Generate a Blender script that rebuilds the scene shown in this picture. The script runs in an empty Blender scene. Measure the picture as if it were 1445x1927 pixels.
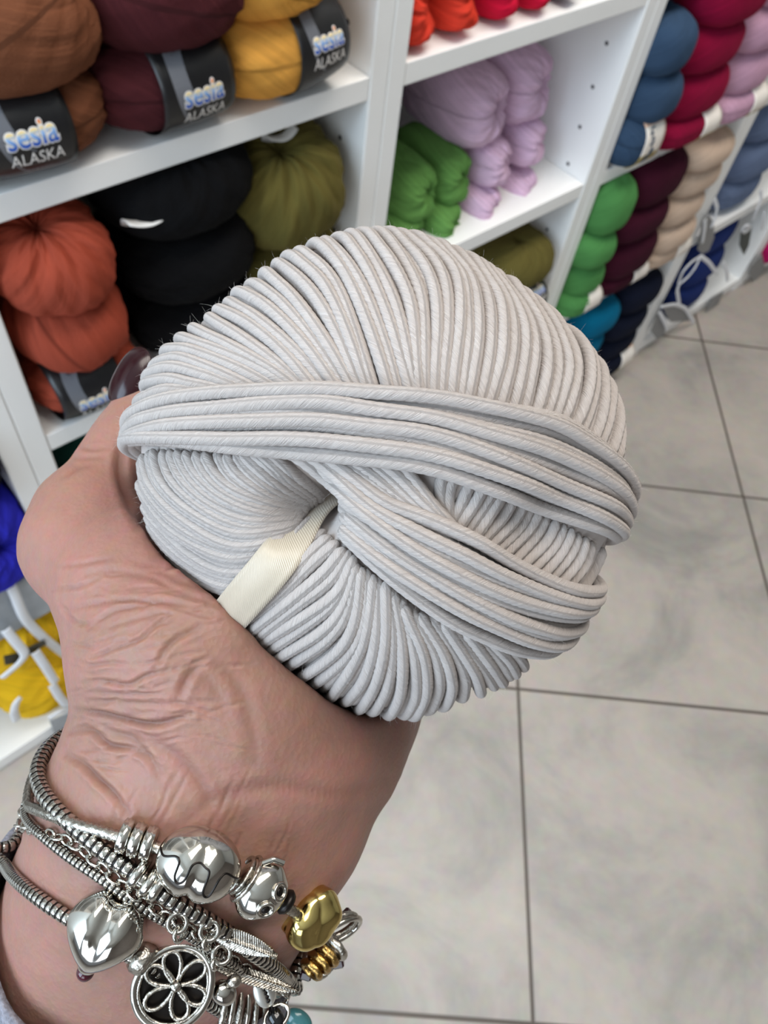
import bpy, bmesh, math, random
import numpy as np
from mathutils import Vector, Matrix
from mathutils.bvhtree import BVHTree
random.seed(7); RNG = np.random.default_rng(7)
scene = bpy.context.scene
COL = scene.collection
PI = math.pi
# ------------------------------------------------------------------ camera
W_PX, H_PX, F_PX = 1445, 1927, 1468.25
CX, CY = W_PX / 2, H_PX / 2
PITCH, ROLL, YAW = math.radians(54.243), math.radians(10.757), math.radians(49.821)
CAMZ = 1.127
CAM = np.array([0.0, 0.0, CAMZ])
_f = np.array([0, math.cos(PITCH), -math.sin(PITCH)]); _r = np.array([1.0, 0, 0]); _u = np.cross(_r, _f)
_r2 = math.cos(ROLL) * _r + math.sin(ROLL) * _u
_u2 = -math.sin(ROLL) * _r + math.cos(ROLL) * _u
def _toshelf(v):                       # x runs along the shelves, y into them
    c, s = math.cos(YAW), math.sin(YAW)
    return np.array([v[0] * c + v[1] * s, -v[0] * s + v[1] * c, v[2]])
RIGHT, UP, FWD = _toshelf(_r2), _toshelf(_u2), _toshelf(_f)
cam_data = bpy.data.cameras.new('camera')
cam = bpy.data.objects.new('camera', cam_data); COL.objects.link(cam)
cam.matrix_world = Matrix(((RIGHT[0], UP[0], -FWD[0], 0), (RIGHT[1], UP[1], -FWD[1], 0), (RIGHT[2], UP[2], -FWD[2], CAMZ), (0, 0, 0, 1)))
cam_data.sensor_fit = 'VERTICAL'; cam_data.sensor_height = 36.0; cam_data.sensor_width = 36.0 * W_PX / H_PX
cam_data.lens = 36.0 * F_PX / H_PX
cam_data.clip_start = 0.01; cam_data.clip_end = 60
cam_data.dof.use_dof = True; cam_data.dof.focus_distance = 0.135; cam_data.dof.aperture_fstop = 34
scene.camera = cam
def P(px, py, Z):                      # point at a depth Z along the viewing axis
    return CAM + RIGHT * ((px - CX) / F_PX * Z) + UP * (-(py - CY) / F_PX * Z) + FWD * Z
def aty(px, py, y):                    # point on the vertical plane at y
    d = P(px, py, 1.0) - CAM
    return CAM + d * (y / d[1])
def depth(p): return float((np.asarray(p) - CAM) @ FWD)
def proj(p):
    q = np.asarray(p) - CAM
    z = q @ FWD
    return CX + F_PX * (q @ RIGHT) / z, CY - F_PX * (q @ UP) / z
# ------------------------------------------------------------------ light, world, exposure
def lin(c):
    return tuple((v / 255 / 12.92 if v / 255 <= 0.04045 else ((v / 255 + 0.055) / 1.055) ** 2.4) for v in c)
scene.view_settings.view_transform = 'Standard'; scene.view_settings.look = 'None'
scene.view_settings.gamma = 1; scene.view_settings.use_curve_mapping = False
scene.view_settings.exposure = 0.10
world = bpy.data.worlds.new('world'); scene.world = world; world.use_nodes = True
wn = world.node_tree.nodes; wl = world.node_tree.links
bg = wn['Background']; bg.inputs[0].default_value = (0.80, 0.88, 1.0, 1); bg.inputs[1].default_value = 0.26
def area(name, loc, target, sx, sy, power, colour):
    d = bpy.data.lights.new(name, 'AREA'); d.shape = 'RECTANGLE'; d.size = sx; d.size_y = sy
    d.energy = power; d.color = colour
    o = bpy.data.objects.new(name, d); COL.objects.link(o); o.location = loc
    o.rotation_euler = (Vector(target) - Vector(loc)).to_track_quat('-Z', 'Y').to_euler()
    return o
area('shop_window_light', (-1.55, 0.34, 1.75), (0.3, 0.15, 0.9), 1.3, 1.5, 48, (0.64, 0.82, 1.0))
area('rear_fill_light', (-2.2, -1.5, 1.7), (0.5, 0.5, 0.7), 1.4, 1.4, 26, (0.82, 0.91, 1.0))  # added fill from behind left, brightens the shelf fronts
area('ceiling_lamp_light', (0.75, 0.12, 2.72), (0.75, 0.0, 0), 1.7, 0.7, 36, (1.0, 0.94, 0.87))
# ------------------------------------------------------------------ materials
MATS = {}
def mat(name, colour=(200, 200, 200), rough=0.6, metal=0.0, noise=0.0, nscale=20, bump=0.0, bscale=60, sheen=0.0, sub=0.0, stretch=(1, 1, 1), emit=None):
    if name in MATS: return MATS[name]
    m = bpy.data.materials.new(name); m.use_nodes = True; MATS[name] = m
    nt = m.node_tree; b = nt.nodes['Principled BSDF']; L = nt.links
    c = lin(colour) + (1,)
    b.inputs['Base Color'].default_value = c; b.inputs['Roughness'].default_value = rough; b.inputs['Metallic'].default_value = metal
    if sheen: b.inputs['Sheen Weight'].default_value = sheen; b.inputs['Sheen Roughness'].default_value = 0.5; b.inputs['Sheen Tint'].default_value = tuple(min(1, v * 1.6 + .02) for v in c[:3]) + (1,)
    tc = nt.nodes.new('ShaderNodeTexCoord'); mp = nt.nodes.new('ShaderNodeMapping'); mp.inputs['Scale'].default_value = stretch
    L.new(tc.outputs['Object'], mp.inputs[0])
    if noise:
        n = nt.nodes.new('ShaderNodeTexNoise'); n.inputs['Scale'].default_value = nscale; n.inputs['Detail'].default_value = 6
        L.new(mp.outputs[0], n.inputs['Vector'])
        r = nt.nodes.new('ShaderNodeValToRGB'); r.color_ramp.elements[0].position = 0.3; r.color_ramp.elements[1].position = 0.7
        r.color_ramp.elements[0].color = tuple(v * (1 - noise) for v in c[:3]) + (1,)
        r.color_ramp.elements[1].color = tuple(min(1, v * (1 + noise)) for v in c[:3]) + (1,)
        L.new(n.outputs[0], r.inputs[0]); L.new(r.outputs[0], b.inputs['Base Color'])
    if bump:
        n = nt.nodes.new('ShaderNodeTexNoise'); n.inputs['Scale'].default_value = bscale; n.inputs['Detail'].default_value = 5
        L.new(mp.outputs[0], n.inputs['Vector'])
        bp = nt.nodes.new('ShaderNodeBump'); bp.inputs['Strength'].default_value = bump; bp.inputs['Distance'].default_value = 0.002
        L.new(n.outputs[0], bp.inputs['Height']); L.new(bp.outputs[0], b.inputs['Normal'])
    if sub:
        b.inputs['Subsurface Weight'].default_value = sub; b.inputs['Subsurface Scale'].default_value = 0.004
        b.inputs['Subsurface Radius'].default_value = (1.0, 0.35, 0.2)
    return m
# ------------------------------------------------------------------ object helpers
def mesh_obj(name, verts, faces, material, parent=None, smooth=True, uvs=None, loc=None):
    me = bpy.data.meshes.new(name)
    verts = np.asarray(verts, dtype=np.float32)
    org = np.zeros(3) if loc is None else np.asarray(loc, dtype=np.float64)
    me.from_pydata([tuple(v) for v in (verts - org)] if len(verts) < 2000 else (verts - org).tolist(), [], faces if isinstance(faces, list) else faces.tolist())
    if uvs is not None:
        uvl = me.uv_layers.new(name='UVMap'); idx = np.zeros(len(me.loops), dtype=np.int32)
        me.loops.foreach_get('vertex_index', idx); uvl.data.foreach_set('uv', np.asarray(uvs, dtype=np.float32)[idx].ravel())
    me.materials.append(material)
    if smooth: me.polygons.foreach_set('use_smooth', [True] * len(me.polygons))
    me.update()
    o = bpy.data.objects.new(name, me); COL.objects.link(o)
    o.location = org
    if parent is not None: attach(o, parent)
    return o
def attach(o, parent):
    o.parent = parent
    o.location = Vector(o.location) - Vector(parent_world(parent))
def parent_world(p):
    v = Vector((0, 0, 0))
    while p is not None: v = v + Vector(p.location); p = p.parent
    return v
def bm_obj(name, bm, material, parent=None, smooth=False, loc=(0, 0, 0), bevel=0.0):
    me = bpy.data.meshes.new(name)
    if bevel: bmesh.ops.bevel(bm, geom=list(bm.edges), offset=bevel, segments=2, affect='EDGES', profile=0.6)
    bmesh.ops.translate(bm, verts=bm.verts, vec=-Vector(loc))
    bm.to_mesh(me); bm.free(); me.materials.append(material)
    if smooth: me.polygons.foreach_set('use_smooth', [True] * len(me.polygons))
    o = bpy.data.objects.new(name, me); COL.objects.link(o); o.location = loc
    if parent is not None: attach(o, parent)
    return o
def box(bm, x0, x1, y0, y1, z0, z1):
    vs = [bm.verts.new(v) for v in ((x0, y0, z0), (x1, y0, z0), (x1, y1, z0), (x0, y1, z0), (x0, y0, z1), (x1, y0, z1), (x1, y1, z1), (x0, y1, z1))]
    for f in ((3, 2, 1, 0), (4, 5, 6, 7), (0, 1, 5, 4), (1, 2, 6, 5), (2, 3, 7, 6), (3, 0, 4, 7)): bm.faces.new([vs[i] for i in f])
def boxobj(name, dims, material, parent=None, bevel=0.0, **k):
    bm = bmesh.new(); box(bm, *dims); return bm_obj(name, bm, material, parent, bevel=bevel, **k)
def tag(o, label, cat, group=None, kind=None):
    o['label'] = label
    if cat: o['category'] = cat
    if group: o['group'] = group
    if kind: o['kind'] = kind
    return o
def empty(name, loc, label=None, cat=None, group=None):
    o = bpy.data.objects.new(name, None); COL.objects.link(o); o.location = [float(v) for v in loc]; o.empty_display_size = 0.01
    if label: tag(o, label, cat, group)
    return o
def structure(o): o['kind'] = 'structure'; return o
# ------------------------------------------------------------------ floor, walls, ceiling
def floor_material():
    m = bpy.data.materials.new('floor_tiles'); m.use_nodes = True
    nt = m.node_tree; b = nt.nodes['Principled BSDF']; L = nt.links; N = nt.nodes
    def math_(op, a, bb=None, c=None):
        n = N.new('ShaderNodeMath'); n.operation = op
        for i, v in enumerate((a, bb, c)):
            if v is None: continue
            if isinstance(v, (int, float)): n.inputs[i].default_value = v
            else: L.new(v, n.inputs[i])
        return n.outputs[0]
    tc = N.new('ShaderNodeTexCoord'); sp = N.new('ShaderNodeSeparateXYZ'); L.new(tc.outputs['Object'], sp.inputs[0])
    masks = []; ids = []
    for out, size, org in ((sp.outputs[0], TILE2, T2O), (sp.outputs[1], TILE1, T1O)):
        t = math_('DIVIDE', math_('SUBTRACT', out, org), size)
        fl = math_('FLOOR', t); fr = math_('SUBTRACT', t, fl); ids.append(fl)
        d = math_('MULTIPLY', math_('MINIMUM', fr, math_('SUBTRACT', 1.0, fr)), size)
        masks.append(d)
    dist = math_('MINIMUM', masks[0], masks[1])
    ramp = N.new('ShaderNodeMapRange'); ramp.inputs[1].default_value = 0.0015; ramp.inputs[2].default_value = 0.0030
    L.new(dist, ramp.inputs[0])
    n1 = N.new('ShaderNodeTexNoise'); n1.inputs['Scale'].default_value = 4.2; n1.inputs['Detail'].default_value = 7; n1.inputs['Roughness'].default_value = .62; n1.inputs['Distortion'].default_value = 0.6
    L.new(tc.outputs['Object'], n1.inputs['Vector'])
    r1 = N.new('ShaderNodeValToRGB'); e = r1.color_ramp.elements
    e[0].position = .30; e[0].color = lin((138, 134, 128)) + (1,)
    e[1].position = .72; e[1].color = lin((186, 174, 163)) + (1,)
    k = r1.color_ramp.elements.new(.5); k.color = lin((170, 161, 152)) + (1,)
    L.new(n1.outputs[0], r1.inputs[0])
    n2 = N.new('ShaderNodeTexNoise'); n2.inputs['Scale'].default_value = 60; n2.inputs['Detail'].default_value = 5
    L.new(tc.outputs['Object'], n2.inputs['Vector'])
    mx2 = N.new('ShaderNodeMix'); mx2.data_type = 'RGBA'; mx2.blend_type = 'OVERLAY'; mx2.inputs[0].default_value = .13
    L.new(r1.outputs[0], mx2.inputs['A']); L.new(n2.outputs['Color'], mx2.inputs['B'])
    mx = N.new('ShaderNodeMix'); mx.data_type = 'RGBA'; mx.inputs['A'].default_value = lin((74, 64, 56)) + (1,)
    L.new(ramp.outputs[0], mx.inputs[0]); L.new(mx2.outputs['Result'], mx.inputs['B']); L.new(mx.outputs['Result'], b.inputs['Base Color'])
    bp = N.new('ShaderNodeBump'); bp.inputs['Strength'].default_value = .6; bp.inputs['Distance'].default_value = .0015
    L.new(ramp.outputs[0], bp.inputs['Height']); L.new(bp.outputs[0], b.inputs['Normal'])
    b.inputs['Roughness'].default_value = .42
    return m
TILE1, TILE2 = .390 * CAMZ, .4085 * CAMZ
T1O, T2O = .4415 * CAMZ, .2722 * CAMZ
bm = bmesh.new(); bmesh.ops.create_grid(bm, x_segments=1, y_segments=1, size=5.0)
fl = structure(bm_obj('floor', bm, floor_material()))
fl.rotation_euler = (0, 0, math.radians(5.478) - YAW)
WALL = mat('wall_paint', (226, 226, 222), .8, noise=.03, nscale=3)
white = mat('white_laminate', (249, 249, 247), .38, noise=.015, nscale=6, bump=.04, bscale=300)
SF = 0.51                              # front plane of the bookcases
structure(boxobj('wall_back', (-2.6, 4.2, SF + .30, SF + .36, 0, 2.8), WALL))
structure(boxobj('wall_right', (4.2, 4.26, -3.0, SF + .36, 0, 2.8), WALL))
structure(boxobj('ceiling', (-2.6, 4.26, -3.0, SF + .36, 2.8, 2.86), WALL))
structure(boxobj('wall_front', (-2.6, 4.26, -3.06, -3.0, 0, 2.8), mat('wall_darkened_for_light', (140, 130, 124), .8, noise=.1, nscale=3)))  # unseen wall, colour darkened to cut bounce and give the silver dark reflections
# ------------------------------------------------------------------ bookcases
def bookcase(x0, x1, shelves, label, t=.0208, depth=.28, h=2.02, holes=True):
    root = empty('bookcase', (x0, SF, 0), label, 'bookcase', 'white bookcases along the wall')
    for side, (a, b_) in enumerate(((x0, x0 + t), (x1 - t, x1))):
        bm = bmesh.new(); box(bm, a, b_, SF, SF + depth, 0, h)
        bmesh.ops.bevel(bm, geom=list(bm.edges), offset=.0012, segments=2, affect='EDGES')
        p = bm_obj('side_panel', bm, white, root)
        if holes:
            hb = bmesh.new(); xx = b_ + .0002 if side == 0 else a - .0002
            for yy in (SF + .035, SF + depth - .045):
                for k in range(22):
                    zz = .30 + k * .0512 + .012
                    if zz > 1.5: break
                    m4 = Matrix.Translation((xx, yy, zz)) @ Matrix.Rotation(PI / 2, 4, 'Y')
                    bmesh.ops.create_circle(hb, cap_ends=True, segments=12, radius=.0026, matrix=m4)
            p.data.materials.append(mat('peg_hole', (52, 50, 52), .8))
            for f in hb.faces: f.material_index = 1
            full = bmesh.new(); full.from_mesh(p.data)
            tmp = bpy.data.meshes.new('holes'); hb.to_mesh(tmp); hb.free()
            n0 = len(full.faces); full.from_mesh(tmp); full.faces.ensure_lookup_table()
            for f in full.faces[n0:]:
                f.material_index = 1
                for v in f.verts: v.co -= Vector(p.matrix_basis.translation) + Vector(root.location)
            full.to_mesh(p.data); full.free()
    boxobj('back_panel', (x0 + t, x1 - t, SF + depth - .006, SF + depth, .0, h), white, root)
    boxobj('plinth', (x0 + t, x1 - t, SF + .004, SF + .018, 0, .012), white, root)
    boxobj('top_board', (x0 + t, x1 - t, SF, SF + depth, h - .02, h), white, root)
    boxobj('shelf', (x0 + t, x1 - t, SF + .0005, SF + depth - .007, .012, .034), white, root, bevel=.001)
    for z in shelves:
        boxobj('shelf', (x0 + t + .0006, x1 - t - .0006, SF + .0008, SF + depth - .007, z - .0205, z), white, root, bevel=.001)
    return root
S1, S2, S3, S4, S5, S6 = .793, .560, .7955, .557, .561, .294
XA, XB, XC, XD, XE = .098, .4985, .909, 1.325, 1.750
bookcase(-.302, XA, [1.26, 1.03, .80], 'white bookcase at the left edge holding ribbon-tied yellow and blue yarn')
bookcase(XA + .0004, XB, [1.26, 1.03, S1, S2, .30], 'white bookcase with brown, burgundy, mustard and rust yarn')
bookcase(XB + .0004, XC, [1.26, 1.03, S3, S4, .30], 'white bookcase with lilac and bright green yarn')
bookcase(XC + .0004, XD, [1.26, 1.03, .80, S5, S6], 'white bookcase with stacked crimson, maroon and beige yarn')
bookcase(XD + .0004, XE, [1.26, 1.03, .80, .561, .294], 'white bookcase with slate blue and royal blue yarn bundles')
bookcase(XE + .0004, 2.16, [1.26, 1.03, .78, .53, .30], 'farthest white bookcase at the right edge of the view')
# ------------------------------------------------------------------ wool on the shelves
def wool(name, colour, sheen=.35, vary=.16):
    key = 'wool_' + name
    if key in MATS: return MATS[key]
    m = bpy.data.materials.new(key); m.use_nodes = True; MATS[key] = m
    if name in ('black', 'navy', 'maroon'): sheen = .06
    nt = m.node_tree; b = nt.nodes['Principled BSDF']; L = nt.links; N = nt.nodes
    c = lin(colour)
    b.inputs['Roughness'].default_value = .95; b.inputs['Specular IOR Level'].default_value = .15
    b.inputs['Sheen Weight'].default_value = sheen; b.inputs['Sheen Roughness'].default_value = .45
    b.inputs['Sheen Tint'].default_value = tuple(min(1, v * 1.5 + .01) for v in c) + (1,)
    uv = N.new('ShaderNodeUVMap'); mp = N.new('ShaderNodeMapping'); mp.inputs['Scale'].default_value = (58, 2.2, 1)
    L.new(uv.outputs[0], mp.inputs[0])
    n = N.new('ShaderNodeTexNoise'); n.inputs['Scale'].default_value = 1.0; n.inputs['Detail'].default_value = 5; n.inputs['Roughness'].default_value = .6
    L.new(mp.outputs[0], n.inputs['Vector'])
    r = N.new('ShaderNodeValToRGB'); r.color_ramp.elements[0].position = .32; r.color_ramp.elements[1].position = .72
    r.color_ramp.elements[0].color = tuple(v * (1 - vary) for v in c) + (1,)
    r.color_ramp.elements[1].color = tuple(min(1, v * (1 + vary)) for v in c) + (1,)
    L.new(n.outputs[0], r.inputs[0]); L.new(r.outputs[0], b.inputs['Base Color'])
    tc = N.new('ShaderNodeTexCoord'); n2 = N.new('ShaderNodeTexNoise'); n2.inputs['Scale'].default_value = 500; n2.inputs['Detail'].default_value = 3
    L.new(tc.outputs['Object'], n2.inputs['Vector'])
    ad = N.new('ShaderNodeMath'); ad.operation = 'MULTIPLY_ADD'; ad.inputs[1].default_value = .35
    L.new(n2.outputs[0], ad.inputs[0]); L.new(n.outputs[0], ad.inputs[2])
    bp = N.new('ShaderNodeBump'); bp.inputs['Strength'].default_value = .8; bp.inputs['Distance'].default_value = .0016
    L.new(ad.outputs[0], bp.inputs['Height']); L.new(bp.outputs[0], b.inputs['Normal'])
    return m
def ball_surface(r, pole, seed, power=2.3, folds=1.0, pinch=None, nu=112, nv=64, twist=.9):
    """wound ball: radii r=(rx,ry,rz); pole = axis the strands fold round ('x','y','z' or vector)"""
    rg = np.random.default_rng(seed)
    u = np.linspace(0, 2 * PI, nu, endpoint=False); v = np.linspace(0, PI, nv)
    U, V = np.meshgrid(u, v)
    ax = {'x': (1, 0, 0), 'y': (0, -1, 0), 'z': (0, 0, 1)}.get(pole, pole) if isinstance(pole, str) else pole
    a = np.array(ax, float); a /= np.linalg.norm(a)
    t = np.cross(a, [0, 0, 1.0]) if abs(a[2]) < .9 else np.cross(a, [1.0, 0, 0]); t /= np.linalg.norm(t); s = np.cross(a, t)
    d = np.cos(V)[..., None] * a + (np.sin(V) * np.cos(U))[..., None] * t + (np.sin(V) * np.sin(U))[..., None] * s
    R = 1.0 / (np.abs(d[..., 0] / r[0]) ** power + np.abs(d[..., 1] / r[1]) ** power + np.abs(d[..., 2] / r[2]) ** power) ** (1 / power)
    ph = rg.uniform(0, 2 * PI, 12); tw = twist * (V - PI / 2)
    f = np.zeros_like(U)
    for k, n in enumerate((7, 11, 17, 26, 41)):
        f += np.sin(n * (U + tw * (1 if k % 2 else -.6)) + ph[k] + 1.5 * np.sin(2 * V + ph[k + 5])) * (.014, .012, .010, .008, .006)[k]
    f *= folds * (.35 + .65 * np.abs(np.cos(V)) ** 1.2)
    f += .02 * np.sin(2 * U + ph[10]) * np.sin(V) * folds
    hole = .22 * np.exp(-(np.minimum(V, PI - V) / .20) ** 2) + .08 * np.exp(-(np.minimum(V, PI - V) / .5) ** 2)
    R = R * (1 + f - hole)
    pts = d * R[..., None]
    uvs = np.stack([(U + tw) / (2 * PI), V / PI], -1).reshape(-1, 2)
    idx = np.arange(nu * nv).reshape(nv, nu)
    q = np.stack([idx[:-1], idx[1:], np.roll(idx, -1, 1)[1:], np.roll(idx, -1, 1)[:-1]], -1).reshape(-1, 4)
    return pts.reshape(-1, 3), q, uvs
def surf_r(r, power, d):
    return 1.0 / (abs(d[0] / r[0]) ** power + abs(d[1] / r[1]) ** power + abs(d[2] / r[2]) ** power) ** (1 / power)
def wool_ball(c, r, material, label, pole='x', seed=0, group=None, name='yarn_ball', power=2.3, folds=1.0, cat='yarn ball', twist=.9, nu=112, nv=64):
    v, q, uv = ball_surface(r, pole, seed, power, folds, twist=twist, nu=nu, nv=nv)
    c = [float(x) for x in c]; zmin = c[2] + v[:, 2].min()
    for sh in (.034, .30, S6, S5, S4, S2, S1, S3):          # rest on the board underneath
        if abs(zmin - sh) < .013 and not (sh in (S1, S2, .30) and c[0] > XB and sh != .30) and not (sh in (S3, S4) and (c[0] < XB or c[0] > XC)) and not (sh in (S5, S6) and c[0] < XC):
            c[2] += sh - zmin + .0004; break
    o = mesh_obj(name, v, q, material, None, True, uv)
    o.location = c
    return tag(o, label, cat, group)
def text_shape(body, size, bold=0.0, shear=0.0):
    cu = bpy.data.curves.new('lettering', 'FONT'); cu.body = body; cu.size = size; cu.align_x = 'CENTER'; cu.align_y = 'CENTER'
    cu.offset = bold; cu.shear = shear; cu.resolution_u = 3
    o = bpy.data.objects.new('lettering', cu); COL.objects.link(o)
    dg = bpy.context.evaluated_depsgraph_get(); me = bpy.data.meshes.new_from_object(o.evaluated_get(dg))
    bpy.data.objects.remove(o)
    bm = bmesh.new(); bm.from_mesh(me); bmesh.ops.triangulate(bm, faces=list(bm.faces))
    bmesh.ops.subdivide_edges(bm, edges=[e for e in bm.edges if e.calc_length() > size * .25], cuts=1)
    V = np.array([v.co[:] for v in bm.verts]); Fc = [[v.index for v in f.verts] for f in bm.faces]; bm.free()
    return V[:, :2], Fc
LET1 = text_shape('sesia', .0180, .00022); LET0 = text_shape('sesia', .0180, .0010); LET2 = text_shape('ALASKA', .0100, .0)
def grad_letters():
    if 'rainbow_letters' in MATS: return MATS['rainbow_letters']
    m = mat('rainbow_letters', (200, 200, 200), .4); nt = m.node_tree; b = nt.nodes['Principled BSDF']
    uv = nt.nodes.new('ShaderNodeUVMap'); sp = nt.nodes.new('ShaderNodeSeparateXYZ'); r = nt.nodes.new('ShaderNodeValToRGB')
    nt.links.new(uv.outputs[0], sp.inputs[0]); nt.links.new(sp.outputs[1], r.inputs[0]); nt.links.new(r.outputs[0], b.inputs['Base Color'])
    e = r.color_ramp.elements; e[0].position = .0; e[0].color = lin((40, 85, 175)) + (1,); e[1].position = 1; e[1].color = lin((225, 95, 60)) + (1,)
    k = e.new(.45); k.color = lin((150, 190, 235)) + (1,); k = e.new(.62); k.color = lin((250, 225, 150)) + (1,)
    return m
def band_label(ball, c, r, x0, half, phi_text, power=2.3, letters=True, phis=(-2.2, 2.4), squash=1.05):
    """black paper band round a wound ball whose long axis is x; phi=0 faces the room (-y), grows upward"""
    def on(x, ph, lift=0.0):
        x = np.asarray(x, float); ph = np.asarray(ph, float)
        xc = np.clip(np.abs(x0 + x * .55) / r[0], 0, .999)
        k = (1 - xc ** power) ** (1 / power) * squash
        dy, dz = np.cos(ph), np.sin(ph)
        rr = 1.0 / (np.abs(dy / r[1]) ** power + np.abs(dz / r[2]) ** power) ** (1 / power) * k + lift
        return np.stack([x0 + x, -dy * rr, dz * rr], -1) + np.asarray(c)
    nx, nph = 13, 72
    X, PH = np.meshgrid(np.linspace(-half, half, nx), np.linspace(phis[0], phis[1], nph))
    idx = np.arange(nx * nph).reshape(nph, nx)
    q = np.stack([idx[:-1, :-1], idx[:-1, 1:], idx[1:, 1:], idx[1:, :-1]], -1).reshape(-1, 4)
    band = mesh_obj('label_band', on(X, PH, .0006).reshape(-1, 3), q, mat('label_black', (24, 24, 26), .35), None, True, loc=c)
    band.data.materials.append(MATS['label_black']); attach(band, ball)
    so = band.modifiers.new('thick', 'SOLIDIFY'); so.thickness = .0005
    rm = (r[1] + r[2]) / 2 * squash
    def wrap(name, shape, dx, dph, m, lift, uv=False):
        V, Fc = shape
        o = mesh_obj(name, on(V[:, 0] + dx, phi_text + dph + V[:, 1] / rm, lift), Fc, m, None, False,
                     np.stack([V[:, 0] * 0, (V[:, 1] + .0045) / .011], -1) if uv else None, loc=c)
        attach(o, band); return o
    # grey sweep of the band
    th = np.linspace(math.radians(70), math.radians(250), 40)
    ring = []
    for rad, th_ in ((half * .98, th), (half * .56, th)):
        ring.append(np.stack([half * .28 + rad * np.cos(th_), .004 + rad * 1.25 * np.sin(th_)], -1))
    V = np.concatenate(ring); n = len(th)
    Fc = [[i, i + 1, n + i + 1, n + i] for i in range(n - 1)]
    V[:, 0] = np.clip(V[:, 0], -half * .99, half * .99)
    wrap('grey_sweep', (V, Fc), 0, .18, mat('label_grey', (108, 110, 116), .4), .0009)
    if letters:
        wrap('lettering', LET0, .002, 0, mat('label_white', (236, 232, 228), .4), .0012)
        wrap('lettering', LET1, .002, 0, grad_letters(), .0015, True)
        wrap('lettering', LET2, .003, -.0125 / rm, MATS['label_white'], .0012)
        V = []; Fc = []
        for row, w in enumerate((.017, .021)):
            xx = -w / 2
            while xx < w / 2:
                l = random.uniform(.0015, .0035); yy = -.0205 - row * .0022; k = len(V)
                V += [(xx, yy), (xx + l, yy), (xx + l, yy + .0005), (xx, yy + .0005)]; Fc.append([k, k + 1, k + 2, k + 3]); xx += l + .0009
        wrap('fine_print', (np.array(V), Fc), .003, 0, mat('label_print', (150, 150, 152), .5), .0012)
    return band
C_ = dict(brown=(112, 68, 46), burg=(72, 30, 34), mustard=(214, 152, 68), rust=(146, 64, 46), black=(9, 9, 11), olive=(90, 82, 40),
          redor=(216, 62, 44), red=(196, 18, 52), wine=(110, 22, 52), lilac=(222, 188, 214), green=(104, 152, 80), denim=(50, 70, 94),
          crimson=(128, 8, 48), mauve=(190, 148, 170), leaf=(76, 132, 72), maroon=(58, 14, 32), beige=(192, 168, 148), teal=(0, 92, 124),
          navy=(14, 19, 36), slate=(98, 112, 140), royal=(30, 46, 100), violet=(44, 44, 176), yellow=(236, 186, 34), pine=(30, 74, 66), magenta=(170, 20, 90), copper=(150, 82, 52))
def wm(k): return wool(k, C_[k])
def alaska(key, colourname, c, r, where, seed, lab=None, pole='x', group=None, twist=.9, folds=1.0, power=2.3):
    o = wool_ball(c, r, wm(key), f'{colourname} yarn ball {where}', pole, seed, group, twist=twist, folds=folds, power=power)
    if lab: band_label(o, tuple(o.location), r, lab[0], lab[1], lab[2], power, *lab[3:])
    return o
Y1 = .551
alaska('brown', 'brown', (.186, Y1, S1 + .092), (.065, .062, .042), 'lying on the labelled brown ball', 1, pole=(1, -.5, .5))
alaska('brown', 'brown', (.184, Y1, S1 + .032), (.063, .054, .033), 'on the upper left shelf, with a black paper band', 2, (-.014, .031, .14))
alaska('burg', 'burgundy', (.300, Y1, S1 + .096), (.068, .062, .045), 'lying on the labelled burgundy ball', 3, pole=(1, -.4, -.3))
alaska('burg', 'burgundy', (.288, Y1, S1 + .034), (.062, .056, .035), 'on the upper left shelf, with a black paper band', 4, (.010, .031, .04))
alaska('mustard', 'mustard yellow', (.388, Y1, S1 + .096), (.066, .062, .040), 'lying on the labelled mustard ball', 5, pole=(1, -.8, -.5))
alaska('mustard', 'mustard yellow', (.388, Y1, S1 + .037), (.066, .058, .0365), 'on the upper left shelf, with a black paper band', 6, (.026, .028, .22))
alaska('rust', 'rust orange', (.176, Y1 + .002, S2 + .034), (.054, .058, .035), 'at the bottom of the rust stack, with a black paper band', 7, (-.010, .029, .02))
alaska('rust', 'rust orange', (.176, Y1, S2 + .096), (.050, .068, .040), 'in the middle of the rust stack of three', 8, pole=(.5, -.2, -1), twist=.3, folds=1.5)
alaska('rust', 'rust orange', (.172, Y1, S2 + .158), (.050, .070, .043), 'on top of the rust stack, with a puckered hole', 9, pole=(-.1, -.75, 1), twist=.5, folds=2.0)
for i, w in enumerate(('at the bottom of the black stack on the middle left shelf', 'in the middle of the black stack on the middle left shelf', 'on top of the black stack, with a white tag')):
    alaska('black', 'black', (.300, Y1 + .012, S2 + .038 + i * .069), (.070, .070, .042), w, 10 + i, pole=(-.1, -.75, 1) if i == 2 else 'x')
alaska('olive', 'olive green', (.412, Y1 + .002, S2 + .045), (.060, .066, .048), 'under the big olive ball beside the bookcase side', 14, pole=(.2, -.3, 1))
alaska('olive', 'olive green', (.408, Y1 + .008, S2 + .136), (.065, .072, .055), 'with a white tag, stacked just under the shelf board', 15, pole=(-.2, -.6, 1), folds=2.0, twist=.3)
alaska('pine', 'dark green', (.190, Y1, .30 + .05), (.066, .07, .05), 'in the low compartment behind the thumb', 16)
alaska('pine', 'dark green', (.190, Y1, .30 + .15), (.066, .07, .05), 'on top of another in the low compartment behind the thumb', 17)
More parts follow.
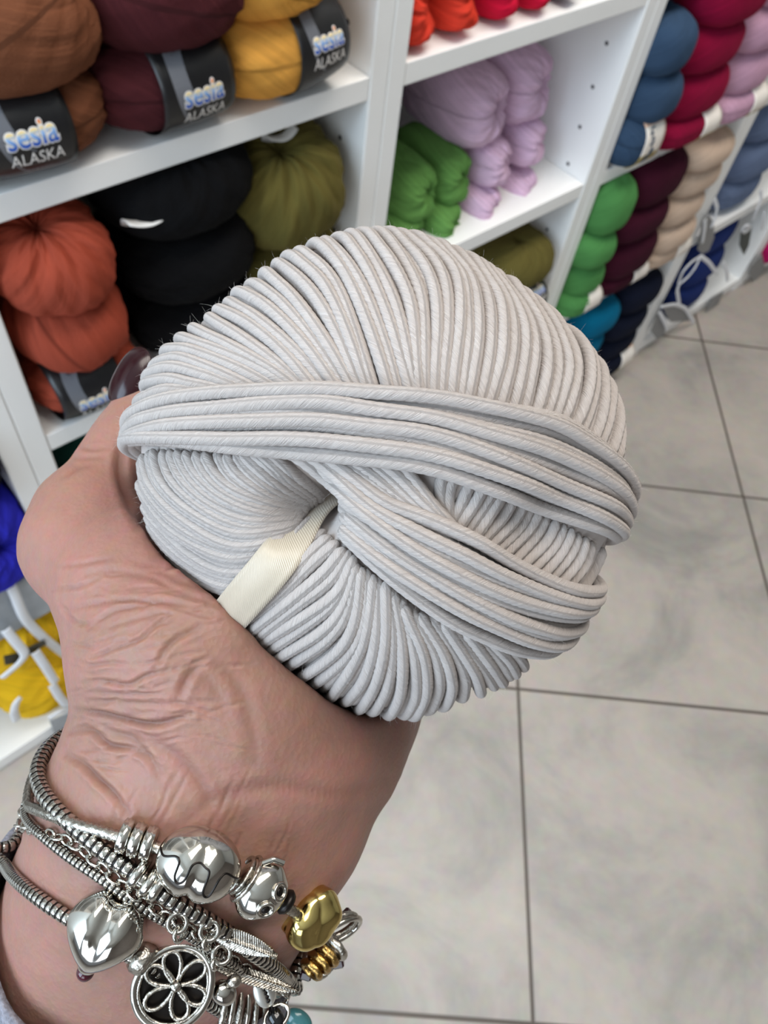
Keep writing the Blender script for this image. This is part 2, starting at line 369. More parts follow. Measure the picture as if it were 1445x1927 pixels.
def tagcard(c, w, h, rot, label, tilt=0.6):
    """curled white paper tag tucked into a ball"""
    n = 14; V = []; 
    for j in range(5):
        for i in range(n):
            a = (i / (n - 1) - .5)
            V.append((a * w, .35 * w * (a * a) * 2 + .004 * math.sin(j), (j / 4 - .5) * h))
    V = np.array(V); cz, sz = math.cos(rot), math.sin(rot); ct, st = math.cos(tilt), math.sin(tilt)
    y, z = V[:, 1] * ct - V[:, 2] * st, V[:, 1] * st + V[:, 2] * ct
    x = V[:, 0]; V = np.stack([x * cz - z * sz, y, x * sz + z * cz], -1) + np.asarray(c)
    idx = np.arange(5 * n).reshape(5, n); q = np.stack([idx[:-1, :-1], idx[:-1, 1:], idx[1:, 1:], idx[1:, :-1]], -1).reshape(-1, 4)
    o = mesh_obj('paper_tag', V, q, mat('tag_paper', (226, 224, 220), .6), None, True, loc=c)
    s = o.modifiers.new('t', 'SOLIDIFY'); s.thickness = .0006
    return tag(o, label, 'paper tag')
p = aty(286, 418, .512); tagcard(p, .042, .020, .10, 'white paper tag sticking out of the topmost black ball', .9)
p = aty(530, 262, .534); tagcard(p, .030, .016, .05, 'white paper tag in the hole of the olive ball', .9)
# ---- skeins seen end-on in the second bookcase
def skein(px, py, rpx, yf, length, key, cname, where, seed, group, fy=1.0, squash=1.0, floorz=None):
    p = aty(px, py, yf); r = rpx * depth(p) / F_PX
    z = p[2] if floorz is None else floorz + r * squash
    return wool_ball((p[0], yf + length, z), (r, length, r * squash), wm(key), f'{cname} yarn skein {where}', (.22, -1, .12), seed, group, 'yarn_skein', 3.3, 1.1, 'yarn skein', twist=.7)
lil = [(938, 232, 66, .545, .075, 'large, left of the two on top of the pile'), (1024, 188, 64, .555, .080, 'large, right of the two on top of the pile'),
       (1022, 288, 40, .540, .06, 'small, directly below the right large skein'), (956, 327, 41, .532, .06, 'small, directly below the left large skein'),
       (1002, 382, 41, .530, .06, 'small, bottom right on the shelf board'), (934, 414, 42, .522, .06, 'small, bottom left against the green skeins')]
for i, (px, py, r, yf, ln, w) in enumerate(lil): skein(px, py, r, yf, ln, 'lilac', 'lilac', w, 30 + i, 'lilac skeins piled in the second bookcase', squash=1.05)
grn = [(808, 386, 50, .530, .06, 'upper left against the bookcase side'), (874, 356, 47, .538, .06, 'upper right touching the lilac skeins'),
       (860, 444, 42, .522, .06, 'lower right just above the grey ball'), (790, 464, 42, .522, .06, 'lower left, half hidden by the grey ball')]
for i, (px, py, r, yf, ln, w) in enumerate(grn): skein(px, py, r, yf, ln, 'green', 'grass green', w, 40 + i, 'green skeins piled in the second bookcase', squash=1.1)
rd = [(810, 78, 50, 'redor', 'orange red', 'at the left end of the top row'), (892, 52, 47, 'redor', 'orange red', 'second from the left in the top row'), (974, 22, 44, 'red', 'bright red', 'third from the left in the top row'),
      (1040, 0, 40, 'red', 'bright red', 'right beside the other bright red skein'), (1100, -22, 36, 'wine', 'wine red', 'at the right end of the top row')]
for i, (px, py, r, k, cn, w) in enumerate(rd):
    skein(px, py, r, .508, .070, k, cn, w, 50 + i, 'red skeins on the upper shelf of the second bookcase', squash=1.2, floorz=S3)
alaska('black', 'black', (.577, .655, S4 + .176), (.054, .052, .036), 'with a black paper band, behind the green skeins', 60, (.006, .026, .1))
alaska('black', 'black', (.577, .700, S4 + .068), (.054, .058, .068), 'behind the green skeins, under another', 61)
alaska('black', 'black', (.690, .728, S4 + .168), (.066, .048, .044), 'in the dark space behind the lilac skeins', 62)
for i, (dz, w) in enumerate(((.032, 'at the bottom behind the grey ball'), (.090, 'in the middle of the low olive stack, with black paper band'), (.152, 'on top of the low olive stack'))):
    alaska('olive', 'dark olive', (.812, Y1 - .005, .30 + dz), (.062, .062, .036), w, 64 + i, (.018, .026, .45) if i == 1 else None, pole='x' if i == 1 else (0, -.3, 1))
# ---- columns of flattened balls
def column(x, y, zb, hs, rx, key, cname, place, seed, lab=True, lx=.66, dx=None, ry=.058):
    z = zb; n = len(hs)
    pos = {0: 'with cream band at the bottom' if lab else 'at the bottom', n - 1: 'on top'}
    nth = ['', 'second from bottom', 'third from bottom', 'fourth from bottom']
    for i, h in enumerate(hs):
        w = pos.get(i, nth[min(i, 3)] if n > 3 else 'in the middle')
        x_ = x + (dx[i] if dx else .008 * (i % 2) - .004)
        c = (x_, y + .003 * math.sin(i * 2.1 + seed), z + h / 2)
        rxx = rx * (.93 if i == 0 else 1.0)
        o = wool_ball(c, (rxx, ry, h * .60), wm(key), f'{cname} yarn ball {w} of column {place}', (0, -.1, 1) if i else 'x', seed * 7 + i, f'{cname} column {place}', power=2.8, folds=.5, twist=1.3, nu=80, nv=44)
        if i == 0 and lab: cream_band(o, tuple(o.location), (rxx, ry, h * .60), lx)
        z += h
def cream_band(ball, c, r, lx=.66):
    x0, half, power = r[0] * lx, .021, 2.8
    nx, nph = 7, 30
    X, PH = np.meshgrid(np.linspace(-half, half, nx), np.linspace(-1.7, 1.5, nph))
    dy, dz = np.cos(PH), np.sin(PH)
    rr = 1.0 / (np.abs(dy / r[1]) ** power + np.abs(dz / r[2]) ** power) ** (1 / power)
    V = np.stack([x0 + X, -dy * rr * .99 - .001, dz * rr * 1.0 + .0], -1) + np.asarray(c)
    idx = np.arange(nx * nph).reshape(nph, nx); q = np.stack([idx[:-1, :-1], idx[:-1, 1:], idx[1:, 1:], idx[1:, :-1]], -1).reshape(-1, 4)
    cream = mat('label_cream', (240, 232, 222), .5)
    o = mesh_obj('label_band', V.reshape(-1, 3), q, cream, None, True, loc=c); attach(o, ball)
    o.data.materials.append(mat('label_gold', (168, 148, 84), .5, noise=.5, nscale=400)); o.data.materials.append(mat('label_peach', (232, 190, 160), .5))
    mi = np.zeros(len(q), dtype=np.int32); row = np.arange(len(q)) // (nx - 1)
    mi[(row > 8) & (row < 14)] = 1; mi[(row > 19) & (row < 22)] = 2
    o.data.polygons.foreach_set('material_index', mi)
    s = o.modifiers.new('t', 'SOLIDIFY'); s.thickness = .0006
YC = .537
column(.972, YC, S5, (.066, .060, .062), .041, 'denim', 'denim blue', 'in third bookcase', 3, lx=.1)
column(1.080, YC, S5, (.044, .062, .058, .066), .070, 'crimson', 'crimson', 'in third bookcase', 4)
column(1.212, YC, S5, (.044, .060, .058, .066), .064, 'mauve', 'dusty mauve', 'in third bookcase', 5)
column(.972, YC, S6, (.046, .060, .056, .080), .041, 'leaf', 'leaf green', 'in third bookcase', 6, lx=.5)
column(1.082, YC, S6, (.040, .076, .056, .072), .072, 'maroon', 'dark maroon', 'in third bookcase', 8)
column(1.208, YC, S6, (.044, .052, .052, .050, .046), .066, 'beige', 'beige', 'in third bookcase', 9)
column(.978, YC, .034, (.060, .060, .060), .045, 'copper', 'copper brown', 'low in third bookcase', 10)
column(1.070, YC, .034, (.055, .060, .060, .060), .056, 'teal', 'teal blue', 'low in third bookcase', 11)
column(1.192, YC, .034, (.055, .058, .062, .062), .068, 'navy', 'navy blue', 'low in third bookcase', 12)

# ---- bookcase at the left edge
alaska('violet', 'vivid blue', (.022, .543, .446), (.055, .052, .064), 'above the yellow bundle at the left edge', 90, pole=(.5, -1, .2), folds=1.2, power=3.6)
alaska('black', 'black', (.022, .545, .566), (.055, .052, .052), 'directly above the vivid blue ball at the left edge', 91, power=3.6)
alaska('yellow', 'golden yellow', (.012, .566, .232), (.060, .056, .058), 'upper of two tied with white ribbon', 92, pole=(.3, -.3, 1), folds=2.0, twist=.4)
alaska('yellow', 'golden yellow', (.010, .566, .106), (.058, .056, .068), 'lower of two tied with white ribbon', 93, pole=(1, -.3, .3), folds=1.6)
FOIL = mat('silver_card', (168, 174, 180), .42, .25, noise=.12, nscale=60, bump=.2, bscale=120)
SATW = mat('white_ribbon', (232, 234, 238), .35)
fo = boxobj('foil_box', (-.075, .070, .512, .610, .292, .376), FOIL, None, bevel=.004); tag(fo, 'silver grey box between the vivid blue ball and the yellow balls', 'box')
def strip(pts, w, name, parent, lift=0.0, loc=(0, 0, 0)):
    p = resample_px(pts); T = np.gradient(p, axis=0); T /= np.linalg.norm(T, axis=1)[:, None]
    N = np.array([0, -1.0, 0]); S = np.cross(T, N); S /= np.linalg.norm(S, axis=1)[:, None] + 1e-9
    k = np.linspace(-1, 1, 5); V = p[:, None] + S[:, None] * (k * w / 2)[None, :, None] + N * (.0015 * (1 - k ** 2))[None, :, None]
    ii = np.arange(len(p) * 5).reshape(len(p), 5)
    o = mesh_obj(name, V.reshape(-1, 3), np.stack([ii[:-1, :-1], ii[:-1, 1:], ii[1:, 1:], ii[1:, :-1]], -1).reshape(-1, 4), SATW, parent, True, loc=loc if parent is None else parent_world(parent))
    s = o.modifiers.new('t', 'SOLIDIFY'); s.thickness = .0006; return o
def resample_px(pts, n=34):
    P3 = np.array([aty(x, y, yy) for x, y, yy in pts]); s = np.concatenate([[0], np.cumsum(np.linalg.norm(np.diff(P3, axis=0), axis=1))]); t = np.linspace(0, s[-1], n)
    q = np.stack([np.interp(t, s, P3[:, k]) for k in range(3)], -1)
    for _ in range(8): q[1:-1] = (q[:-2] + 2 * q[1:-1] + q[2:]) / 4
    return q
def card(name, quad, y, label, m=None, th=.002):
    c = [aty(px, py, y + dy) for px, py, dy in quad]; V = np.array(c + [v + np.array([0, th, 0]) for v in c]); n = len(c)
    Fc = [list(range(n)), list(range(2 * n - 1, n - 1, -1))] + [[i, (i + 1) % n, (i + 1) % n + n, i + n] for i in range(n)]
    ctr = V.mean(0); o = mesh_obj(name, V, Fc, m or FOIL, None, False, loc=ctr); return tag(o, label, 'gift tag')
rb = empty('ribbon', aty(50, 1230, .505), 'white satin ribbon tied around the yellow yarn balls', 'ribbon')
for pts in ([(8, 1080, .506), (24, 1106, .503), (42, 1158, .500), (58, 1178, .505), (88, 1206, .508), (128, 1236, .52)], [(10, 1184, .503), (26, 1204, .500), (50, 1232, .498), (36, 1250, .499), (4, 1276, .503)],
            [(66, 1226, .500), (84, 1252, .498), (104, 1284, .502)], [(98, 1288, .502), (112, 1312, .503), (132, 1334, .506)], [(40, 1312, .505), (30, 1322, .503), (26, 1340, .503), (32, 1356, .51)], [(92, 1352, .503), (112, 1340, .501), (136, 1334, .505)]):
    strip(pts, .011, 'ribbon_loop', rb)
yl = card('paper_band', [(8, 1236, .0), (30, 1232, .0), (84, 1206, 0), (88, 1212, 0), (32, 1248, 0), (10, 1252, 0)], .5035, 'dark paper band across the upper yellow ball', mat('dark_paper', (58, 54, 40), .6), .002); yl['category'] = 'paper band'
card('gift_tag', [(94, 1358, 0), (140, 1338, 0), (150, 1352, 0), (146, 1376, 0), (110, 1398, 0)], .500, 'silver grey tag hanging below the yellow balls')
# ---- fourth bookcase
column(1.395, .600, S6, (.07, .07, .08), .036, 'violet', 'violet blue', 'in fourth bookcase', 20, lab=False)
column(1.500, .568, S6, (.066, .080, .076), .085, 'slate', 'slate blue', 'in fourth bookcase', 21, lab=False)
column(1.400, .60, .034, (.07, .075, .07), .040, 'navy', 'dark navy', 'low in fourth bookcase', 22, lab=False)
column(1.510, .570, .034, (.072, .078, .078), .088, 'royal', 'royal blue', 'low in fourth bookcase', 23, lab=False)
column(1.850, .55, .034, (.07, .075, .07), .07, 'magenta', 'magenta', 'low in farthest bookcase', 24, lab=False)
GREYT = mat('grey_card', (138, 138, 138), .5); DKT = mat('charcoal_card', (62, 70, 68), .5)
card('gift_tag', [(1313, 470, 0), (1322, 420, 0), (1333, 404, 0), (1343, 418, 0), (1344, 448, 0), (1334, 472, 0), (1322, 478, 0)], .500, 'grey tag with white ribbon hanging beside the slate blue balls', GREYT)
card('gift_tag', [(1246, 577, 0), (1270, 573, 0), (1290, 580, 0), (1301, 604, 0), (1262, 606, 0)], .497, 'grey folded tag hanging by ribbon over the tiled floor', GREYT)
card('gift_tag', [(1240, 586, 0), (1254, 612, 0), (1250, 630, 0), (1236, 638, 0), (1225, 624, 0)], .499, 'grey tag lying against the base beside the navy column', GREYT)
card('gift_tag', [(1340, 562, 0), (1362, 548, 0), (1352, 572, 0), (1329, 588, 0)], .500, 'grey tag under the royal blue balls at the base', GREYT)
card('gift_tag', [(1396, 430, 0), (1415, 428, 0), (1409, 462, 0), (1400, 480, 0), (1392, 462, 0)], .500, 'charcoal tag hanging below the slate blue balls', DKT)
card('gift_tag', [(1414, 500, 0), (1434, 478, 0), (1440, 508, 0), (1420, 532, 0), (1410, 514, 0)], .500, 'grey tag at the base near the right edge', GREYT)
rb = empty('ribbon', aty(1318, 480, .497), 'white ribbon bow tied to the grey tags in fourth bookcase', 'ribbon')
for pts in ([(1344, 374, .506), (1350, 392, .502), (1345, 414, .499), (1338, 428, .498)], [(1327, 412, .497), (1326, 432, .496), (1322, 456, .497)], [(1318, 482, .498), (1300, 494, .494), (1284, 512, .494), (1277, 532, .497)],
            [(1318, 484, .498), (1308, 504, .492), (1296, 520, .494), (1280, 534, .497)], [(1318, 482, .498), (1334, 494, .494), (1350, 516, .494)], [(1279, 532, .497), (1274, 546, .495), (1278, 572, .496)], [(1242, 578, .497), (1270, 572, .494), (1290, 580, .494), (1306, 608, .494)],
            [(1240, 586, .498), (1250, 604, .494), (1256, 620, .495)]):
    strip(pts, .0085, 'ribbon_loop', rb)
rb = empty('ribbon', aty(1425, 400, .497), 'white ribbon curling over the slate blue balls at the right edge', 'ribbon')
for pts in ([(1431, 356, .503), (1433, 374, .499), (1424, 396, .496), (1418, 412, .497)], [(1396, 430, .498), (1404, 424, .493), (1412, 430, .497), (1402, 438, .495), (1396, 430, .498)], [(1438, 398, .50), (1436, 414, .497), (1434, 430, .498)], [(1360, 494, .500), (1368, 510, .495), (1369, 528, .497)]):
    strip(pts, .009, 'ribbon_loop', rb)
# ------------------------------------------------------------------ the hand-held yarn ball
BALL_Z = .1715
BC = P(722, 896, BALL_Z)                                   # ball centre
EZ = (CAM - BC) / np.linalg.norm(CAM - BC)
EX = np.cross(UP, EZ); EX /= np.linalg.norm(EX)
EY = np.cross(EZ, EX)
BFR = np.stack([EX, EY, EZ])                               # rows: ball frame
SR = .00112                                                # strand radius
OUT = [(243, 800), (262, 715), (300, 655), (335, 630), (395, 590), (440, 545), (500, 500), (560, 462), (635, 436), (720, 424), (790, 436), (855, 462), (905, 487), (960, 520), (1010, 555),
       (1060, 598), (1105, 640), (1140, 685), (1165, 735), (1176, 790), (1186, 850), (1192, 910), (1180, 975), (1155, 1050), (1125, 1110), (1095, 1160), (1050, 1215), (1000, 1262), (940, 1298),
       (870, 1325), (820, 1345), (765, 1362), (700, 1352), (630, 1325), (560, 1290), (480, 1235), (400, 1160), (320, 1070), (270, 1000), (246, 920), (240, 850)]
_o = np.array(OUT, float); _bc = np.array(proj(BC))
_ang = np.arctan2(-(_o[:, 1] - _bc[1]), _o[:, 0] - _bc[0]); _rad = np.hypot(_o[:, 0] - _bc[0], _o[:, 1] - _bc[1]) - 10
_i = np.argsort(_ang); _ang, _rad = _ang[_i], _rad[_i]
NB = 180
PHI = np.linspace(-PI, PI, NB, endpoint=False)
TARGET = np.interp(PHI, np.concatenate([_ang - 2 * PI, _ang, _ang + 2 * PI]), np.tile(_rad, 3))
_k = np.exp(-np.linspace(-3, 3, 9) ** 2 / 2); _k /= _k.sum()
TARGET = np.convolve(np.concatenate([TARGET[-4:], TARGET, TARGET[:4]]), _k, 'valid')
RS = TARGET / F_PX * BALL_Z * .95
CFRONT, CBACK = .0440, .0400
def hole_terms(n):
    """dimple where the satin ribbon enters the ball, and a shallow hollow in the side window"""
    d1 = n @ HOLE; d2 = n @ WIN
    return -.026 * np.exp(-(np.arccos(np.clip(d1, -1, 1)) / .115) ** 2) - .0030 * np.exp(-(np.arccos(np.clip(d1, -1, 1)) / .42) ** 2) - .0035 * np.exp(-(np.arccos(np.clip(d2, -1, 1)) / .20) ** 2)
HOLE = np.array([-.345, -.130, .93]); HOLE /= np.linalg.norm(HOLE)
WIN = np.array([.62, -.2, .76]); WIN /= np.linalg.norm(WIN)
def BR(n):
    """radius of the ball in direction n (rows, ball frame)"""
    n = np.atleast_2d(n)
    ph = np.arctan2(n[:, 1], n[:, 0])
    rs = np.interp(ph, np.concatenate([PHI, [PI]]), np.concatenate([RS, RS[:1]]))
    s2 = n[:, 0] ** 2 + n[:, 1] ** 2
    c = np.where(n[:, 2] > 0, CFRONT, CBACK)
    m = .0497; rr = m + (rs - m) * s2 ** 1.0
    return 1 / np.sqrt(s2 / rr ** 2 + (1 - s2) / c ** 2) + hole_terms(n)
def to_world(n, off=0.0):
    n = np.atleast_2d(n); return BC + (n * (BR(n) + off)[:, None]) @ BFR
def _projv(p):
    q = p - CAM; z = q @ FWD
    return CX + F_PX * (q @ RIGHT) / z, CY - F_PX * (q @ UP) / z
for _it in range(14):                                      # match the outline of the wound ball
    th = np.linspace(.5, 2.0, 120); G = np.array([[math.sin(t) * math.cos(p), math.sin(t) * math.sin(p), math.cos(t)] for p in PHI for t in th])
    px, py = _projv(to_world(G)); a = np.arctan2(-(py - _bc[1]), px - _bc[0]); rr_ = np.hypot(px - _bc[0], py - _bc[1])
    a = a.reshape(NB, -1); rr_ = rr_.reshape(NB, -1); j = rr_.argmax(1); mx = rr_[np.arange(NB), j]; am = a[np.arange(NB), j]
    tg = np.interp(am, np.concatenate([PHI, [PI]]), np.concatenate([TARGET, TARGET[:1]]))
    RS = RS * (1 + .7 * (tg / np.maximum(mx, 1) - 1))
    RS = np.convolve(np.concatenate([RS[-2:], RS, RS[:2]]), [.05, .2, .5, .2, .05], 'valid')
def px_to_n(pts):
    """first hit of the view rays with the ball surface -> unit directions in the ball frame; rays that miss use their closest approach"""
    pts = np.atleast_2d(np.asarray(pts, float))
    d = RIGHT * ((pts[:, :1] - CX) / F_PX) + UP * (-(pts[:, 1:] - CY) / F_PX) + FWD
    d /= np.linalg.norm(d, axis=1)[:, None]
    o = (CAM - BC) @ BFR.T; d = d @ BFR.T
    tc = -(d @ o); T = np.linspace(-.062, 0, 160)
    res = np.zeros_like(d)
    t = tc[:, None] + T[None]
    q = o + d[:, None, :] * t[..., None]; R = np.linalg.norm(q, axis=2)
    f = R - BR((q / R[..., None]).reshape(-1, 3)).reshape(R.shape)
    ins = f < 0; first = np.argmax(ins, 1); miss = ~ins.any(1); first[miss] = len(T) - 1
    i0 = np.maximum(first - 1, 0); ar = np.arange(len(pts))
    f0, f1 = f[ar, i0], f[ar, first]; w = np.where(miss | (f0 == f1), 1.0, f0 / np.where(f0 - f1 == 0, 1, f0 - f1))
    tt = t[ar, i0] * (1 - w) + t[ar, first] * w
    q = o + d * tt[:, None]
    return q / np.linalg.norm(q, axis=1)[:, None], miss
def resample(pl, n):
    pl = np.asarray(pl, float)
    # catmull-rom then even spacing
    e = np.vstack([2 * pl[0] - pl[1], pl, 2 * pl[-1] - pl[-2]]); out = []
    for i in range(1, len(e) - 2):
        t = np.linspace(0, 1, 16, endpoint=False)[:, None]; a, b_, c, d = e[i - 1:i + 3]
        out.append(.5 * ((2 * b_) + (c - a) * t + (2 * a - 5 * b_ + 4 * c - d) * t ** 2 + (3 * b_ - a - 3 * c + d) * t ** 3))
    out = np.vstack(out + [pl[-1:]]); s = np.concatenate([[0], np.cumsum(np.linalg.norm(np.diff(out, axis=0), axis=1))])
    return np.stack([np.interp(np.linspace(0, s[-1], n), s, out[:, k]) for k in range(out.shape[1])], -1)
def tube(pts, nrm, r, segs=18, ply=5, pitch=.0088, amp=.10, phase=0.0, s0=0.0):
    """twisted yarn round a centre line"""
    pts = np.asarray(pts); T = np.gradient(pts, axis=0); T /= np.linalg.norm(T, axis=1)[:, None]
    Nn = nrm - (nrm * T).sum(1)[:, None] * T; Nn /= np.linalg.norm(Nn, axis=1)[:, None]; B = np.cross(T, Nn)
    s = np.concatenate([[0], np.cumsum(np.linalg.norm(np.diff(pts, axis=0), axis=1))])
    th = np.linspace(0, 2 * PI, segs, endpoint=False)
    A = th[None] + 2 * PI * s[:, None] / pitch + phase
    rad = r * (1 - amp + amp * 1.6 * np.abs(np.cos(A * ply / 2)) ** .8)
    rad = rad * np.clip(np.minimum(s, s[-1] - s) / (r * 1.2) + .02, 0, 1)[:, None] ** .5
    V = pts[:, None] + rad[..., None] * (np.cos(th)[None, :, None] * Nn[:, None] + np.sin(th)[None, :, None] * B[:, None])
    UV = np.stack([np.repeat((s + s0)[:, None], segs, 1), A / (2 * PI)], -1)
    n = len(pts); idx = np.arange(n * segs).reshape(n, segs)
    q = np.stack([idx[:-1], np.roll(idx, -1, 1)[:-1], np.roll(idx, -1, 1)[1:], idx[1:]], -1).reshape(-1, 4)
    return V.reshape(-1, 3), q, UV.reshape(-1, 2)
class Gather:
    def __init__(s): s.v, s.q, s.uv, s.n = [], [], [], 0
    def add(s, v, q, uv): s.v.append(v); s.q.append(q + s.n); s.uv.append(uv); s.n += len(v)
    def obj(s, name, m, parent, loc): return mesh_obj(name, np.vstack(s.v), np.vstack(s.q), m, parent, True, np.vstack(s.uv), loc=loc)
FUZZ = []                                                  # sample points for loose fibres
def strand(G, pl, off=0.0, ext0=0.0, ext1=0.0, r=SR, dive0=0.0, dive1=0.0, wob=.00010, step=.0004, offfn=None):
    n2 = resample(pl, 60); nn, miss = px_to_n(n2)
    keep = ~miss
    if keep.sum() < 4: return
    nn = nn[keep]
    stp = np.linalg.norm(np.diff(nn, axis=0), axis=1); big = np.where(stp > .045)[0]
    lo = max([b_ + 1 for b_ in big if b_ < len(nn) // 2], default=0); hi = min([b_ for b_ in big if b_ >= len(nn) // 2], default=len(nn) - 1)
    nn = nn[lo:hi + 1]
    if len(nn) < 6: return
    def extend(nn, ang):
        a, b_ = nn[-3], nn[-1]; ax = np.cross(a, b_); ax /= np.linalg.norm(ax) + 1e-9
        ts = np.linspace(0, ang, 30)[1:]
        e1 = np.cross(ax, b_)
        return np.vstack([nn, np.cos(ts)[:, None] * b_ + np.sin(ts)[:, None] * e1])
    m0 = len(nn)
    if ext1: nn = extend(nn, ext1)
    if ext0: nn = extend(nn[::-1], ext0)[::-1]
    pos = nn * BR(nn)[:, None]; L = np.concatenate([[0], np.cumsum(np.linalg.norm(np.diff(pos, axis=0), axis=1))]); N = max(8, int(L[-1] / step))
    t = np.linspace(0, L[-1], N); nn = np.stack([np.interp(t, L, nn[:, k]) for k in range(3)], -1); nn /= np.linalg.norm(nn, axis=1)[:, None]
    u = t / L[-1]
    o = np.full(N, off)
    if offfn is not None: o = o + offfn(u)
    o = o - dive0 * np.exp(-(t / .0035)) - dive1 * np.exp(-((L[-1] - t) / .0035))
    ph = random.uniform(0, 6.28)
    o = o + wob * np.sin(t / .006 + ph) + wob * .6 * np.sin(t / .0023 + ph * 2)
    lat = .00016 * np.sin(t / .0075 + ph * 3)
    base = nn * (BR(nn) + o)[:, None]
    Tn = np.gradient(base, axis=0); Tn /= np.linalg.norm(Tn, axis=1)[:, None]; side = np.cross(Tn, nn)
    k = np.ones(9) / 9
    base = base + side * lat[:, None]
    if N > 30:
        pad = np.vstack([np.repeat(base[:1], 4, 0), base, np.repeat(base[-1:], 4, 0)]); base = np.stack([np.convolve(pad[:, c], k, 'valid') for c in range(3)], -1)
    W = BC + base @ BFR
    v, q, uv = tube(W, nn @ BFR, r, phase=ph, s0=random.uniform(0, 5))
    G.add(v, q, uv); FUZZ.append((W[::3], (nn @ BFR)[::3], r))
prof_a = lambda u: .0029 * np.clip(np.sin(PI * u), 0, 1) ** 2.4
prof_c = lambda u: .0017 * np.clip(np.sin(PI * np.clip(u * .8 + .12, 0, 1)), 0, 1) ** .8
def group(G, guides, n, off=0.0, alt=0.0, jitter=1.5, r=SR, kw=None, offs=None, power=1.0):
    kw = kw or {}; M = 48
    g = np.stack([resample(x, M) for x in guides])
    mid = g[:, M // 2]; w = np.concatenate([[0], np.cumsum(np.linalg.norm(np.diff(mid, axis=0), axis=1) * .6 + .4 * np.linalg.norm(np.diff(g, axis=0), axis=2).mean(1))])
    for i in range(n):
        t = (i / max(1, n - 1)) ** power * w[-1] + (random.uniform(-.16, .16) * w[-1] / n if 0 < i < n - 1 else 0)
        pl = np.array([[np.interp(t, w, g[:, j, c]) for c in range(2)] for j in range(M)])
        a, b_ = random.uniform(-jitter, jitter), random.uniform(-jitter, jitter)
        tan = np.gradient(pl, axis=0); tan /= np.linalg.norm(tan, axis=1)[:, None]; nor = np.stack([-tan[:, 1], tan[:, 0]], -1)
        u = np.linspace(0, 1, M)
        pl = pl + nor * (a * np.sin(PI * u) + b_ * np.sin(2 * PI * u + a))[:, None]
        strand(G, pl, off + (alt if i % 2 else -alt) + random.uniform(-.00012, .00012), r=r * random.uniform(.97, 1.04), **kw)
U_G = [[(262, 778), (300, 757), (350, 752), (440, 757)], [(275, 722), (320, 716), (358, 724), (428, 738), (490, 756)], [(308, 668), (340, 664), (393, 683), (462, 714), (530, 748)],
       [(338, 640), (410, 662), (497, 700), (565, 745)], [(396, 598), (462, 641), (531, 693), (585, 742)], [(446, 545), (514, 583), (583, 655), (645, 742)],
       [(508, 500), (566, 558), (618, 635), (676, 745)], [(566, 465), (628, 524), (670, 614), (708, 745)], [(635, 440), (680, 503), (721, 593), (762, 714), (774, 755)],
       [(707, 430), (762, 503), (792, 576), (793, 697), (794, 758)], [(769, 436), (838, 507), (851, 600), (842, 697), (838, 765)], [(838, 468), (887, 534), (897, 628), (887, 714), (878, 770)],
       [(894, 491), (937, 569), (942, 662), (930, 731), (918, 775)], [(942, 518), (998, 600), (1011, 662), (998, 749), (988, 790)], [(1004, 556), (1049, 628), (1067, 690), (1050, 766), (1036, 805)],
       [(1063, 594), (1105, 655), (1114, 714), (1100, 783), (1080, 825)], [(1115, 646), (1148, 714), (1146, 783), (1128, 848)], [(1152, 697), (1170, 749), (1172, 800), (1164, 870)]]
A_G = [[(256, 772), (330, 752), (440, 746), (600, 744), (700, 750), (804, 757), (890, 768), (1011, 784), (1080, 812), (1146, 856), (1184, 905)],
       [(250, 800), (340, 790), (440, 785), (600, 785), (700, 800), (804, 812), (900, 835), (1011, 868), (1090, 905), (1150, 955), (1176, 985)],
       [(250, 826), (358, 833), (462, 843), (566, 850), (700, 864), (804, 881), (907, 914), (1011, 953), (1100, 1003), (1146, 1046)]]
C_G = [[(400, 835), (455, 862), (524, 900), (566, 940), (635, 996), (720, 1066), (790, 1120), (850, 1160), (907, 1188), (960, 1208), (1020, 1222)],
       [(500, 838), (560, 865), (625, 915), (680, 960), (760, 1020), (840, 1065), (910, 1100), (980, 1130), (1072, 1158)],
       [(560, 845), (610, 862), (655, 898), (720, 950), (804, 981), (890, 1016), (960, 1054), (1046, 1093), (1110, 1112)]]
E_G = [[(600, 850), (680, 892), (740, 935), (800, 978), (850, 1012)], [(740, 860), (775, 895), (810, 945), (850, 992), (880, 1018)]]
W_G = [[(840, 885), (832, 920), (838, 955), (856, 995)], [(905, 905), (885, 945), (862, 985), (850, 1015)], [(960, 925), (940, 960), (905, 1010), (875, 1045)],
       [(1020, 950), (1000, 990), (960, 1030), (915, 1070)], [(1080, 985), (1060, 1030), (1025, 1070), (985, 1110)], [(1130, 1020), (1118, 1065), (1095, 1100), (1065, 1140)], [(1168, 1040), (1150, 1075), (1130, 1110), (1105, 1145)]]
H_G = [[(492, 842), (522, 866), (554, 896), (580, 925), (600, 955)], [(452, 842), (478, 868), (515, 900), (548, 928), (580, 962)], [(421, 845), (434, 880), (462, 908), (505, 932), (545, 945), (575, 958)], [(376, 845), (400, 890), (441, 925), (510, 950), (550, 958), (578, 966)], [(324, 842), (345, 890), (393, 938), (462, 970), (540, 975), (572, 972)],
       [(279, 840), (296, 904), (358, 963), (445, 1006), (530, 998), (562, 985)], [(253, 862), (267, 928), (324, 997), (428, 1049), (520, 1040)], [(250, 905), (282, 973), (341, 1035), (410, 1077), (490, 1080)],
       [(262, 960), (305, 1035), (370, 1090), (430, 1118), (475, 1118)]]
